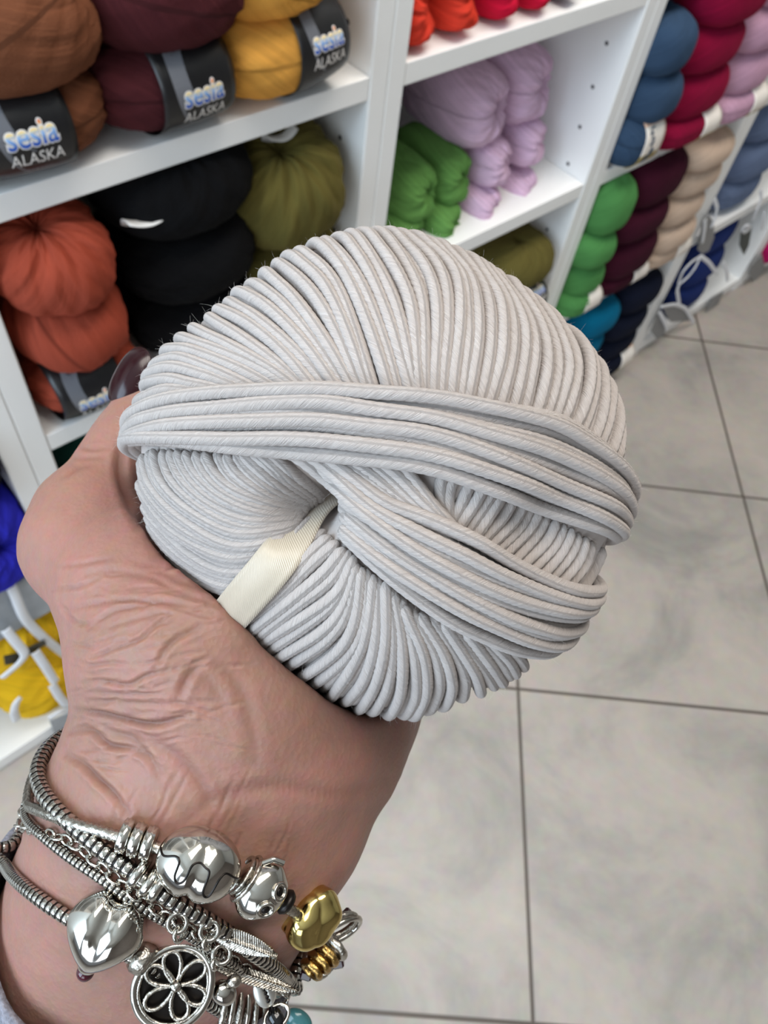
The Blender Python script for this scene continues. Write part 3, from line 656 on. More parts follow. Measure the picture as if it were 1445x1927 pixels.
F_G = [[(590, 975), (565, 1000), (540, 1035), (515, 1062)], [(635, 1015), (583, 1056), (531, 1111), (470, 1160)], [(666, 1038), (635, 1101), (566, 1150), (490, 1205)],
       [(672, 1058), (649, 1147), (608, 1198), (520, 1250)], [(689, 1065), (677, 1164), (642, 1233), (560, 1300)], [(703, 1080), (694, 1198), (670, 1268), (625, 1330)],
       [(725, 1090), (729, 1198), (711, 1285), (672, 1345)], [(739, 1112), (763, 1216), (767, 1302), (746, 1354)], [(765, 1145), (814, 1223), (825, 1293), (806, 1342)],
       [(808, 1158), (856, 1227), (876, 1275), (874, 1316)], [(840, 1175), (894, 1241), (915, 1272), (927, 1294)], [(888, 1190), (935, 1241), (950, 1264), (964, 1284)], [(940, 1206), (977, 1240), (994, 1266)]]
def yarn_material():
    m = bpy.data.materials.new('pale_grey_yarn'); m.use_nodes = True
    nt = m.node_tree; b = nt.nodes['Principled BSDF']; L = nt.links; N = nt.nodes
    b.inputs['Roughness'].default_value = .85; b.inputs['Specular IOR Level'].default_value = .25
    b.inputs['Sheen Weight'].default_value = .25; b.inputs['Sheen Roughness'].default_value = .5; b.inputs['Sheen Tint'].default_value = (.95, .93, .92, 1)
    uv = N.new('ShaderNodeUVMap'); mp = N.new('ShaderNodeMapping'); mp.inputs['Scale'].default_value = (750, 26, 1); L.new(uv.outputs[0], mp.inputs[0])
    # fibres run with the ply: stretch along the helix
    n = N.new('ShaderNodeTexNoise'); n.inputs['Scale'].default_value = 1; n.inputs['Detail'].default_value = 4; L.new(mp.outputs[0], n.inputs['Vector'])
    mp2 = N.new('ShaderNodeMapping'); mp2.inputs['Scale'].default_value = (160, 60, 1); L.new(uv.outputs[0], mp2.inputs[0])
    n3 = N.new('ShaderNodeTexNoise'); n3.inputs['Scale'].default_value = 1; n3.inputs['Detail'].default_value = 5; L.new(mp2.outputs[0], n3.inputs['Vector'])
    r = N.new('ShaderNodeValToRGB'); r.color_ramp.elements[0].position = .28; r.color_ramp.elements[1].position = .72
    r.color_ramp.elements[0].color = lin((162, 150, 144)) + (1,); r.color_ramp.elements[1].color = lin((200, 191, 185)) + (1,)
    L.new(n3.outputs[0], r.inputs[0]); L.new(r.outputs[0], b.inputs['Base Color'])
    ad = N.new('ShaderNodeMath'); ad.operation = 'ADD'; L.new(n.outputs[0], ad.inputs[0]); L.new(n3.outputs[0], ad.inputs[1])
    bp = N.new('ShaderNodeBump'); bp.inputs['Strength'].default_value = .75; bp.inputs['Distance'].default_value = .00035
    L.new(ad.outputs[0], bp.inputs['Height']); L.new(bp.outputs[0], b.inputs['Normal'])
    b.inputs['Subsurface Weight'].default_value = .12; b.inputs['Subsurface Scale'].default_value = .0008; b.inputs['Subsurface Radius'].default_value = (1, .9, .85)
    return m
YARN = yarn_material()
yb = empty('yarn_ball', BC, 'large pale grey wound yarn ball with crossed strands, held up close in the hand', 'yarn ball')
# solid underlay so no gap shows through
u_ = np.linspace(0, 2 * PI, 96, endpoint=False); v_ = np.linspace(0, PI, 60); UU, VV = np.meshgrid(u_, v_)
nn_ = np.stack([np.sin(VV) * np.cos(UU), np.sin(VV) * np.sin(UU), np.cos(VV)], -1).reshape(-1, 3)
idx_ = np.arange(96 * 60).reshape(60, 96)
core = mesh_obj('yarn_core', to_world(nn_, -.0016), np.stack([idx_[:-1], idx_[1:], np.roll(idx_, -1, 1)[1:], np.roll(idx_, -1, 1)[:-1]], -1).reshape(-1, 4), YARN, yb, loc=BC)
# under-winding right round the ball (seen from the back and in the gaps)
GU = Gather()
def wind(axis, lat0, lat1, n, off, r=SR, back_only=True):
    axis = np.asarray(axis, float); axis /= np.linalg.norm(axis); t = np.cross(axis, [.3, 1, .2]); t /= np.linalg.norm(t); s = np.cross(axis, t)
    for i in range(n):
        la = lat0 + (lat1 - lat0) * i / (n - 1) + random.uniform(-.004, .004); a = np.linspace(0, 2 * PI, 260)
        nn = np.cos(la) * (np.cos(a)[:, None] * t + np.sin(a)[:, None] * s) + np.sin(la) * axis
        if back_only:
            vis = nn[:, 2] < -.02
            if vis.sum() < 12: continue
            st = np.where(vis & ~np.roll(vis, 1))[0]; st = st[0] if len(st) else 0
            nn = np.roll(nn, -st, 0)[:vis.sum()]
        W = to_world(nn, off); v, q, uv = tube(W, nn @ BFR, r, segs=8, amp=.08, phase=random.uniform(0, 6), s0=random.uniform(0, 5)); GU.add(v, q, uv)
wind((.2, .9, -.15), -1.25, 1.25, 62, -.0021)
wind((.75, .55, .5), -1.1, -.2, 24, -.0014)
wind((.9, -.35, -.3), -.1, .9, 26, -.0012)
wind((.1, .25, 1), -.45, .12, 22, -.0004)
GU.obj('back_winding', YARN, yb, BC)
GF = Gather()
group(GF, U_G, 43, 0.0, .00012, kw=dict(ext0=1.5, dive1=.0006), r=SR * 1.08)
group(GF, U_G, 40, -.0011, .0001, kw=dict(ext0=1.3, step=.0008))
group(GF, F_G, 26, -.0013, .0001, kw=dict(ext1=.9, step=.0008))
group(GF, H_G, 18, -.0015, .0001, kw=dict(step=.0008))
group(GF, H_G, 23, -.0003, .0001, kw=dict(ext0=0, dive1=.0010), r=SR * .98)
group(GF, F_G, 29, -.0001, .00016, kw=dict(ext1=.9, dive0=.0004))
group(GF, W_G, 19, -.0013, .0001, kw=dict())
group(GF, E_G, 5, .0004, .0001, kw=dict(dive1=.0005, dive0=.0008))
GF.obj('fanned_winding', YARN, yb, BC)
GC = Gather()
group(GC, C_G, 9, .0003, .0004, jitter=6.5, kw=dict(ext1=1.2, dive0=.0012, offfn=prof_c), r=SR * 1.06)
group(GC, C_G, 6, -.0008, .0001, kw=dict(ext1=1.1, dive0=.0008, offfn=prof_c))
GC.obj('lower_crossing_strands', YARN, yb, BC)
GA = Gather()
group(GA, A_G, 9, .0005, .0006, jitter=9.0, kw=dict(ext0=1.2, ext1=1.2, offfn=prof_a), r=SR * 1.08)
group(GA, A_G, 7, -.0009, .0001, kw=dict(ext0=1.2, ext1=1.2, offfn=prof_a))
GA.obj('upper_crossing_strands', YARN, yb, BC)
# satin ribbon
rib = resample([(628, 925), (598, 958), (565, 1000), (520, 1060), (470, 1118), (430, 1165)], 60)
nn_, _m = px_to_n(rib); rows = []
tn = np.gradient(nn_ * BR(nn_)[:, None], axis=0); tn /= np.linalg.norm(tn, axis=1)[:, None]
side = np.cross(tn, nn_); side /= np.linalg.norm(side, axis=1)[:, None]
wv = np.linspace(-1, 1, 9); off_ = .0024 - .0036 * np.exp(-(np.arange(60) / 5.0))
Vr = (nn_ * (BR(nn_) + off_)[:, None])[:, None] + side[:, None] * (wv * .0037)[None, :, None] + nn_[:, None] * (.0003 * np.cos(wv * PI))[None, :, None]
UVr = np.stack([np.repeat(np.linspace(0, .035, 60)[:, None], 9, 1), np.repeat((wv * .5 + .5)[None], 60, 0)], -1)
idx_ = np.arange(540).reshape(60, 9)
sm = bpy.data.materials.new('satin'); sm.use_nodes = True
_b = sm.node_tree.nodes['Principled BSDF']; _b.inputs['Base Color'].default_value = lin((186, 172, 152)) + (1,); _b.inputs['Roughness'].default_value = .34; _b.inputs['Anisotropic'].default_value = .6; _b.inputs['Sheen Weight'].default_value = .3
_uv = sm.node_tree.nodes.new('ShaderNodeUVMap'); _mp = sm.node_tree.nodes.new('ShaderNodeMapping'); _mp.inputs['Scale'].default_value = (1, 1, 1); _mp.inputs['Rotation'].default_value = (0, 0, 0)
_w = sm.node_tree.nodes.new('ShaderNodeTexWave'); _w.inputs['Scale'].default_value = 1; _w.wave_type = 'BANDS'; _w.bands_direction = 'DIAGONAL'; _mp.inputs['Scale'].default_value = (1300, 9, 1)
_bp = sm.node_tree.nodes.new('ShaderNodeBump'); _bp.inputs['Strength'].default_value = .35; _bp.inputs['Distance'].default_value = .0002
for a, b_ in ((_uv.outputs[0], _mp.inputs[0]), (_mp.outputs[0], _w.inputs[0]), (_w.outputs[1], _bp.inputs['Height']), (_bp.outputs[0], _b.inputs['Normal'])): sm.node_tree.links.new(a, b_)
ro = mesh_obj('satin_ribbon', BC + Vr.reshape(-1, 3) @ BFR, np.stack([idx_[:-1, :-1], idx_[:-1, 1:], idx_[1:, 1:], idx_[1:, :-1]], -1).reshape(-1, 4), sm, yb, True, UVr.reshape(-1, 2), loc=BC)
ro['label'] = 'cream satin ribbon'
_s = ro.modifiers.new('t', 'SOLIDIFY'); _s.thickness = .0003
# loose fibres standing off the strands
def fibres(count, parent):
    W = np.vstack([f[0] for f in FUZZ]); Nn = np.vstack([f[1] for f in FUZZ]); k = RNG.integers(0, len(W), count)
    V, Q = [], []; n0 = 0
    for i in k:
        d = Nn[i] + RNG.normal(0, .75, 3); d /= np.linalg.norm(d); L = abs(RNG.normal(0, 1)) * .0005 + .0004
        if RNG.random() < .012: L *= 2.6
        c = RNG.normal(0, .6, 3); p0 = W[i] + Nn[i] * SR * .7
        pts = [p0 + d * L * t + c * L * t * t * .8 for t in (0, .33, .66, 1)]
        a = np.cross(d, [.3, .5, .8]); a /= np.linalg.norm(a); b_ = np.cross(d, a); rr = .000017
        for j, p in enumerate(pts):
            for s_ in range(3): V.append(p + rr * (1 - .2 * j) * (math.cos(s_ * 2.094) * a + math.sin(s_ * 2.094) * b_))
        for j in range(3):
            for s_ in range(3): Q.append((n0 + j * 3 + s_, n0 + j * 3 + (s_ + 1) % 3, n0 + (j + 1) * 3 + (s_ + 1) % 3, n0 + (j + 1) * 3 + s_))
        n0 += 12
    o = mesh_obj('loose_fibres', np.array(V), [list(q) for q in Q], mat('fibre', (214, 205, 200), .8), parent, True, loc=BC); o['kind'] = 'stuff'
fibres(15000, yb)
# ------------------------------------------------------------------ hand and wrist
def cam_sdf_pts(lst):
    return [(np.asarray(P(x, y, z)), r) for x, y, z, r in lst]
PXM = .168 / F_PX                                          # metres per pixel near the hand
CHAINS = [  # (px, py, depth, radius in m) chains of rounded cones
    [(-150, 2420, .250, .0360), (108, 1960, .206, .0295), (244, 1660, .179, .0250), (292, 1540, .169, .0237)],
    [(60, 2480, .252, .0360), (250, 2010, .210, .0295), (360, 1730, .184, .0245), (440, 1560, .172, .0235)],
    [(-40, 2450, .248, .0360), (175, 1985, .205, .0285), (310, 1690, .177, .0240), (374, 1540, .166, .0235)],
    [(292, 1540, .167, .0225), (300, 1400, .164, .0170), (290, 1240, .163, .0165), (250, 1130, .166, .0148)],            # thenar, radial edge
    [(372, 1480, .166, .0230), (410, 1330, .160, .0190), (352, 1210, .158, .0178), (278, 1090, .165, .0140), (176, 1030, .175, .0120)],
    [(150, 1024, .177, .0118), (166, 965, .180, .0108), (228, 880, .188, .0100), (252, 835, .191, .0096), (285, 760, .197, .0082), (298, 722, .199, .0066)],   # thumb phalanges
    [(470, 1500, .172, .0230), (540, 1400, .170, .0195), (620, 1320, .190, .0190)],                                       # palm
    [(500, 1420, .160, .0130), (480, 1320, .156, .0125), (400, 1230, .154, .0130)],                                       # muscle pad rolled over the ball
    [(410, 1620, .177, .0225), (535, 1500, .180, .0192), (618, 1418, .186, .0164), (672, 1330, .205, .0165)],             # heel, little-finger side
    [(480, 1400, .182, .0220), (560, 1220, .215, .0180), (600, 1050, .232, .0150)],
    [(630, 1300, .205, .0180), (720, 1130, .232, .0150), (760, 1000, .238, .0130)],
]
FINGERS = [  # behind the ball: knuckle, middle joint, end joint, tip
    [(560, 1010, .236, .0112), (470, 830, .238, .0100), (440, 700, .228, .0088), (452, 620, .214, .0075)],
    [(640, 980, .240, .0112), (610, 790, .243, .0100), (600, 650, .232, .0088), (615, 565, .216, .0075)],
    [(730, 985, .241, .0106), (750, 810, .243, .0095), (765, 680, .232, .0084), (775, 600, .218, .0072)],
    [(805, 1020, .238, .0094), (860, 880, .240, .0084), (892, 780, .232, .0075), (905, 715, .220, .0064)],
]
def seg_sdf(p, a, b_, ra, rb):
    ab = b_ - a; t = np.clip(((p - a) @ ab) / (ab @ ab), 0, 1)
    return np.linalg.norm(p - (a + t[:, None] * ab), axis=1) - (ra + (rb - ra) * t)
def smin(a, b_, k):
    h = np.clip(.5 + .5 * (b_ - a) / k, 0, 1); return b_ * (1 - h) + a * h - k * h * (1 - h)
def hand_field(p):
    d = None
    for ch in CHAINS:
        c = cam_sdf_pts(ch); dd = None
        for (a, ra), (b_, rb) in zip(c[:-1], c[1:]):
            e = seg_sdf(p, a, b_, ra, rb); dd = e if dd is None else np.minimum(dd, e) if False else smin(dd, e, .003)
        d = dd if d is None else smin(d, dd, .010)
    fs = None
    for ch in FINGERS:
        c = cam_sdf_pts(ch); dd = None
        for (a, ra), (b_, rb) in zip(c[:-1], c[1:]):
            e = seg_sdf(p, a, b_, ra, rb); dd = e if dd is None else smin(dd, e, .002)
        fs = dd if fs is None else np.minimum(fs, dd)
    d = smin(d, fs, .008)
    q = (p - BC) @ BFR.T; R = np.linalg.norm(q, axis=1)     # the ball presses into the palm
    ball = R - BR(q / np.maximum(R, 1e-6)[:, None]) - .0012
    return -smin(-d, ball, .0022)
def surface_nets(fn, lo, hi, h):
    nx, ny, nz = [int(math.ceil((b_ - a) / h)) + 1 for a, b_ in zip(lo, hi)]
    xs = [lo[i] + h * np.arange(n) for i, n in enumerate((nx, ny, nz))]
    F = np.empty((nx, ny, nz), dtype=np.float64)
    for i in range(nx):
        Yg, Zg = np.meshgrid(xs[1], xs[2], indexing='ij')
        cc = np.stack([np.full(Yg.size, xs[0][i]), Yg.ravel(), Zg.ravel()], -1)
        F[i] = fn(cc @ NETB + NETO).reshape(ny, nz)
    s = F < 0
    corners = [(a, b_, c) for a in (0, 1) for b_ in (0, 1) for c in (0, 1)]
    sh = lambda A, o: A[o[0]:A.shape[0] - 1 + o[0], o[1]:A.shape[1] - 1 + o[1], o[2]:A.shape[2] - 1 + o[2]]
    cnt = sum(sh(s, o).astype(int) for o in corners); act = (cnt > 0) & (cnt < 8)
    vid = -np.ones(act.shape, dtype=np.int64); vid[act] = np.arange(act.sum())
    acc = np.zeros((act.sum(), 3)); w = np.zeros(act.sum())
    for i, a in enumerate(corners):
        for b_ in corners[i + 1:]:
            if sum(abs(x - y) for x, y in zip(a, b_)) != 1: continue
            fa, fb = sh(F, a)[act], sh(F, b_)[act]; m = (fa < 0) != (fb < 0)
            t = np.where(m, fa / np.where(fa == fb, 1, fa - fb), 0)
            pt = np.array(a)[None] * (1 - t[:, None]) + np.array(b_)[None] * t[:, None]
            acc[m] += pt[m]; w += m
    V = np.argwhere(act) + acc / w[:, None]
    V = np.array(lo) + V * h
    Q = []
    for ax in range(3):
        o1 = [0, 0, 0]; o1[ax] = 1
        A = s[tuple(slice(0, n - 1) if k == ax else slice(1, n - 1) for k, n in enumerate(s.shape))]
        B = s[tuple(slice(1, n) if k == ax else slice(1, n - 1) for k, n in enumerate(s.shape))]
        for val, flip in ((A & ~B, False), (~A & B, True)):
            ix = np.argwhere(val)
            for k in range(3):
                if k != ax: ix[:, k] += 1
            b1, b2 = [k for k in range(3) if k != ax]
            def g(d1, d2):
                j = ix.copy(); j[:, b1] -= d1; j[:, b2] -= d2; return vid[j[:, 0], j[:, 1], j[:, 2]]
            q = np.stack([g(0, 0), g(1, 0), g(1, 1), g(0, 1)], -1)
            if flip ^ (ax == 1): q = q[:, ::-1]
            Q.append(q)
    return V @ NETB + NETO, np.vstack(Q)
NETB = np.stack([RIGHT, UP, FWD]); NETO = CAM
CUT_PY = 2230
HV, HQ = surface_nets(hand_field, (-.140, -.200, .118), (.035, .045, .285), .0014)
_a, _b2, _c2 = HV[HQ[:, 0]], HV[HQ[:, 1]], HV[HQ[:, 2]]; _n = np.cross(_b2 - _a, _c2 - _a); _n /= np.linalg.norm(_n, axis=1)[:, None] + 1e-12
_ce = HV[HQ].mean(1)
_sg = hand_field(_ce + _n * .0012) - hand_field(_ce - _n * .0012); print('faces flipped', (_sg < 0).mean())
HQ[_sg < 0] = HQ[_sg < 0][:, ::-1]
hm = bpy.data.meshes.new('hand_low'); hm.from_pydata(HV.tolist(), [], HQ.tolist())
ho = bpy.data.objects.new('hand_low', hm); COL.objects.link(ho)
sm_ = ho.modifiers.new('s', 'SMOOTH'); sm_.factor = .5; sm_.iterations = 4
sb_ = ho.modifiers.new('sub', 'SUBSURF'); sb_.levels = 2
dg = bpy.context.evaluated_depsgraph_get(); hm2 = bpy.data.meshes.new_from_object(ho.evaluated_get(dg)); bpy.data.objects.remove(ho)
n_ = len(hm2.vertices); HV = np.empty(n_ * 3); hm2.vertices.foreach_get('co', HV); HV = HV.reshape(-1, 3)
HN = np.empty(n_ * 3); hm2.vertices.foreach_get('normal', HN) if False else hm2.vertex_normals.foreach_get('vector', HN); HN = HN.reshape(-1, 3)
# creases of the palm side and wrist: each is a line of (px, py) laid on the surface facing the room, with depth and width in metres
CREASE = [
 ([(166, 1082), (213, 1076), (282, 1086), (332, 1112), (419, 1140)], .0004, .0012), ([(126, 1148), (166, 1139), (213, 1130), (266, 1130), (332, 1136), (400, 1156)], .0005, .0009),
 ([(166, 1184), (200, 1156), (232, 1146), (282, 1136)], .0004, .0008), ([(195, 1184), (252, 1166), (292, 1158)], .0003, .0008),
 ([(172, 1238), (213, 1222), (259, 1205), (290, 1180), (320, 1156)], .0006, .0007), ([(160, 1255), (206, 1248), (240, 1250)], .0003, .0007),
 ([(156, 1287), (186, 1280), (216, 1286), (246, 1288), (276, 1272), (332, 1258)], .0006, .0008), ([(292, 1258), (309, 1225), (332, 1202), (375, 1180)], .0006, .0010),
 ([(149, 1338), (186, 1342), (232, 1354), (276, 1362), (316, 1358), (359, 1342)], .0011, .0011), ([(135, 1378), (172, 1375), (206, 1401), (246, 1408), (280, 1425)], .0009, .0011),
 ([(126, 1420), (156, 1438), (186, 1468), (212, 1492), (240, 1530)], .0010, .0012), ([(335, 1315), (352, 1278), (375, 1248)], .0006, .0014),
 ([(160, 1302), (232, 1306), (300, 1305)], .0003, .0007), ([(166, 1325), (232, 1322), (332, 1325), (400, 1318)], .0003, .0008), ([(200, 1375), (250, 1392), (282, 1425), (300, 1460)], .0006, .0012),
 ([(112, 1066), (150, 1062), (212, 1050)], .0003, .0008), ([(100, 1110), (150, 1104), (190, 1085)], .0003, .0007), ([(260, 1060), (330, 1090), (420, 1120), (500, 1180)], .0004, .0016),
 ([(330, 1560), (420, 1500), (520, 1480), (640, 1490), (730, 1470)], .0004, .0022), ([(250, 1380), (330, 1420), (380, 1480), (400, 1540)], .0005, .0018),
 ([(120, 900), (150, 880), (180, 875)], .0004, .0009), ([(140, 835), (170, 845), (205, 842)], .0004, .0008), ([(132, 860), (165, 862), (195, 860)], .0003, .0008),
 ([(230, 820), (225, 880), (240, 940), (262, 985)], .0010, .0016), ([(330, 1240), (400, 1290), (420, 1340)], .0003, .0020),
 ([(150, 1262), (180, 1268), (205, 1262)], .0003, .0006), ([(390, 1240), (440, 1280), (470, 1350), (480, 1430)], .0004, .0022), ([(112, 1132), (140, 1168), (190, 1180)], .0003, .0007)]
RR = random.Random(21)
for _ in range(80):                                        # fine skin lines across the thumb base
    x0, y0 = RR.uniform(115, 420), RR.uniform(1060, 1440); L_ = RR.uniform(30, 90); a_ = RR.uniform(-.45, .35)
    CREASE.append(([(x0, y0), (x0 + L_ * .5, y0 + L_ * .5 * a_ + RR.uniform(-5, 5)), (x0 + L_, y0 + L_ * a_)], RR.uniform(.00012, .00028), RR.uniform(.0004, .0007)))
for _ in range(26):                                        # lines running along the wrist
    x0, y0 = RR.uniform(200, 560), RR.uniform(1420, 1600); L_ = RR.uniform(50, 140)
    CREASE.append(([(x0, y0), (x0 - L_ * .2 + RR.uniform(-6, 6), y0 + L_ * .5), (x0 - L_ * .5, y0 + L_)], RR.uniform(.0001, .00022), RR.uniform(.0005, .0009)))
hx, hy = _projv(HV); facing = (HN * (CAM - HV)).sum(1) > 0
hz = (HV - CAM) @ FWD
near = facing & (hz < .215)
disp = np.zeros(n_)
crease_mask = np.zeros(n_)
for pl, dep, wid in CREASE:
    c = resample(pl, 40); wid = wid * .62; dep = dep * .85; wpx = wid / .155 * F_PX
    sel = np.where(near & (hx > c[:, 0].min() - 4 * wpx) & (hx < c[:, 0].max() + 4 * wpx) & (hy > c[:, 1].min() - 4 * wpx) & (hy < c[:, 1].max() + 4 * wpx))[0]
    if not len(sel): continue
    D = np.hypot(hx[sel, None] - c[None, :, 0], hy[sel, None] - c[None, :, 1]); j = D.argmin(1); d = D[np.arange(len(sel)), j]
    fade = np.sin(PI * np.clip(j / 39, .04, .96)) ** .5
    disp[sel] += -dep * fade * np.exp(-(d / wpx) ** 2) + .35 * dep * fade * np.exp(-((d - 2 * wpx) / wpx) ** 2)
    crease_mask[sel] = np.maximum(crease_mask[sel], fade * min(1, dep / .0009) * np.exp(-(d / (wpx * .9)) ** 2))
def vnoise(p, sc, seed):
    from mathutils import noise
    return np.array([noise.noise(Vector((float(a), float(b_), float(c)))) for a, b_, c in p * sc + seed])
selv = np.where(near)[0]
disp[selv] += vnoise(HV[selv], 90, 3.1) * .00030 + vnoise(HV[selv], 260, 9.7) * .00010
HV = HV + HN * disp[:, None]
def skin_material():
    m = bpy.data.materials.new('skin'); m.use_nodes = True
    nt = m.node_tree; b = nt.nodes['Principled BSDF']; L = nt.links; N = nt.nodes
    tc = N.new('ShaderNodeTexCoord')
    def noise(sc, det, dist=0):
        n = N.new('ShaderNodeTexNoise'); n.inputs['Scale'].default_value = sc; n.inputs['Detail'].default_value = det; n.inputs['Distortion'].default_value = dist
        L.new(tc.outputs['Object'], n.inputs['Vector']); return n
    n1 = noise(26, 5, .8); r = N.new('ShaderNodeValToRGB'); e = r.color_ramp.elements
    e[0].position = .32; e[0].color = lin((138, 104, 90)) + (1,); e[1].position = .72; e[1].color = lin((156, 110, 99)) + (1,)
    k = e.new(.5); k.color = lin((145, 107, 94)) + (1,)
    L.new(n1.outputs[0], r.inputs[0])
    n2 = noise(420, 4); mx = N.new('ShaderNodeMix'); mx.data_type = 'RGBA'; mx.blend_type = 'OVERLAY'; mx.inputs[0].default_value = .16
    L.new(r.outputs[0], mx.inputs['A']); L.new(n2.outputs['Color'], mx.inputs['B'])
    at = N.new('ShaderNodeAttribute'); at.attribute_name = 'fold_tone'
    mr = N.new('ShaderNodeMix'); mr.data_type = 'RGBA'; mr.blend_type = 'MIX'; mr.inputs['B'].default_value = lin((106, 64, 52)) + (1,)  # creases mix towards a darker red-brown
    mu = N.new('ShaderNodeMath'); mu.operation = 'MULTIPLY'; mu.inputs[1].default_value = .75; L.new(at.outputs['Fac'], mu.inputs[0]); L.new(mu.outputs[0], mr.inputs[0])
    L.new(mx.outputs['Result'], mr.inputs['A']); L.new(mr.outputs['Result'], b.inputs['Base Color'])
    v = N.new('ShaderNodeTexVoronoi'); v.inputs['Scale'].default_value = 950; L.new(tc.outputs['Object'], v.inputs['Vector'])
    n3 = noise(1500, 3); ad = N.new('ShaderNodeMath'); ad.operation = 'MULTIPLY_ADD'; ad.inputs[1].default_value = .6; L.new(n3.outputs[0], ad.inputs[0]); L.new(v.outputs['Distance'], ad.inputs[2])
    bp = N.new('ShaderNodeBump'); bp.inputs['Strength'].default_value = .26; bp.inputs['Distance'].default_value = .0003; L.new(ad.outputs[0], bp.inputs['Height']); L.new(bp.outputs[0], b.inputs['Normal'])
    b.inputs['Roughness'].default_value = .52; b.inputs['Specular IOR Level'].default_value = .35
    b.inputs['Subsurface Weight'].default_value = .35; b.inputs['Subsurface Scale'].default_value = .0018; b.inputs['Subsurface Radius'].default_value = (1.0, .36, .2)
    return m
HC = P(360, 1560, .165)
person = empty('person', HC, "person's left hand and wrist cradling the pale grey yarn ball, wearing silver bracelets", 'person')
polys = [list(p.vertices) for p in hm2.polygons]
hand = mesh_obj('hand_and_forearm', HV, polys, skin_material(), person, True, loc=HC)
at_ = hand.data.attributes.new('fold_tone', 'FLOAT', 'POINT'); at_.data.foreach_set('value', crease_mask.astype(np.float32))
BVH = BVHTree.FromPolygons([Vector(v) for v in HV], polys)
def skin_hit(px, py):
    d = P(px, py, 1.0) - CAM; d /= np.linalg.norm(d)
    h, n, i, t = BVH.ray_cast(Vector(CAM), Vector(d)); return (np.array(h), np.array(n)) if h is not None else (None, None)
# thumbnail: a curved glossy plate on the back of the thumb tip
def local_mesh(name, V, q, m, parent, o, X, Y, Z, loc, smooth=True, uv=None):
    V = np.asarray(V, float); W = np.asarray(o) + V[:, :1] * X + V[:, 1:2] * Y + V[:, 2:3] * Z
    return mesh_obj(name, W, q, m, parent, smooth, uv, loc=loc)
def unit(v): v = np.asarray(v, float); return v / np.linalg.norm(v)
nl_L = unit(RIGHT * .42 + UP * .88 - FWD * -.12); nl_N = unit(RIGHT * -.55 + UP * .25 - FWD * .78); nl_N = unit(nl_N - nl_L * (nl_N @ nl_L)); nl_W = np.cross(nl_N, nl_L)
_u2, _v2 = np.meshgrid(np.linspace(0, 2 * PI, 40, endpoint=False), np.linspace(0, PI, 26))
_d = np.stack([np.sin(_v2) * np.cos(_u2), np.sin(_v2) * np.sin(_u2), np.cos(_v2)], -1).reshape(-1, 3)
NV = np.stack([np.sign(_d[:, 0]) * np.abs(_d[:, 0]) ** .8 * .0058, np.sign(_d[:, 1]) * np.abs(_d[:, 1]) ** .8 * .0076, _d[:, 2] * .0011 - .0030 * _d[:, 0] ** 2 - .0012 * _d[:, 1] ** 2 + .0026], -1)
ii = np.arange(26 * 40).reshape(26, 40); NQ = np.stack([ii[:-1], ii[1:], np.roll(ii, -1, 1)[1:], np.roll(ii, -1, 1)[:-1]], -1).reshape(-1, 4)
nail_m = mat('nail_polish', (34, 4, 10), .22); nail_m.node_tree.nodes['Principled BSDF'].inputs['Specular IOR Level'].default_value = .35
nail = local_mesh('thumbnail', NV, NQ, nail_m, person, P(277, 728, .1955) + nl_N * .0050, nl_W, nl_L, nl_N, HC)
nail['label'] = 'glossy dark burgundy thumbnail'
# wrist frame: points round the forearm axis
AX0 = P(302, 1690, .182); AX1 = P(172, 1985, .209); AXD = unit(AX1 - AX0); AXN = unit((CAM - AX0) - AXD * ((CAM - AX0) @ AXD)); AXS = np.cross(AXD, AXN)
def wrist_polar(p):
    q = p - AX0; return q @ AXD, math.atan2(q @ AXS, q @ AXN)
def wrist_point(h, th, lift):
    d = math.cos(th) * AXN + math.sin(th) * AXS; c = AX0 + AXD * h
    hit, n, i, t = BVH.ray_cast(Vector(c + d * .09), Vector(-d), .09)
    if hit is None: return c + d * (.028 + lift), d
    return np.array(hit) + d * lift, d
def smooth_path(p, it=3):
    for _ in range(it):
        q = p.copy(); q[1:-1] = (p[:-2] + 2 * p[1:-1] + p[2:]) / 4; p = q
    return p
def front_path(pl, lift, n=90):
    c = resample(pl, n); pts = []; nr = []
    for x, y in c:
        h, nn = skin_hit(x, y)
        if h is None or np.linalg.norm(h - AX0) > .075: pts.append(None); nr.append(None)
        else: pts.append(h + unit(nn + unit(CAM - h)) * lift); nr.append(nn)
    good = [i for i, p in enumerate(pts) if p is not None]
    dz = [depth(pts[i]) for i in good]
    for i in range(n):
        if pts[i] is None:
            z = np.interp(i, good, dz) + .0012 * min(abs(i - g) for g in good) ** .5; pts[i] = P(c[i, 0], c[i, 1], z); nr[i] = unit(CAM - pts[i])
    return smooth_path(np.array(pts), 6)
def ring_path(front, lift, close=True):
    h0, t0 = wrist_polar(front[-1]); h1, t1 = wrist_polar(front[0])
    sgn = 1 if t0 > t1 else -1
    span = (t1 + 2 * PI * sgn) - t0
    back = []
    for k in np.linspace(0, 1, 60)[1:-1]:
        p, d = wrist_point(h0 + (h1 - h0) * k, t0 + span * k, lift); back.append(p)
    full = np.vstack([front, np.array(back)])
    ext = np.vstack([full, full[:1]]); s = np.concatenate([[0], np.cumsum(np.linalg.norm(np.diff(ext, axis=0), axis=1))])
    N = 400; t = np.linspace(0, s[-1], N, endpoint=False); p = np.stack([np.interp(t, s, ext[:, k]) for k in range(3)], -1)
    for _ in range(8): p = (np.roll(p, 1, 0) + 2 * p + np.roll(p, -1, 0)) / 4
    return p
def outward(pts):
    q = pts - AX0; q = q - (q @ AXD)[:, None] * AXD; return q / np.linalg.norm(q, axis=1)[:, None]
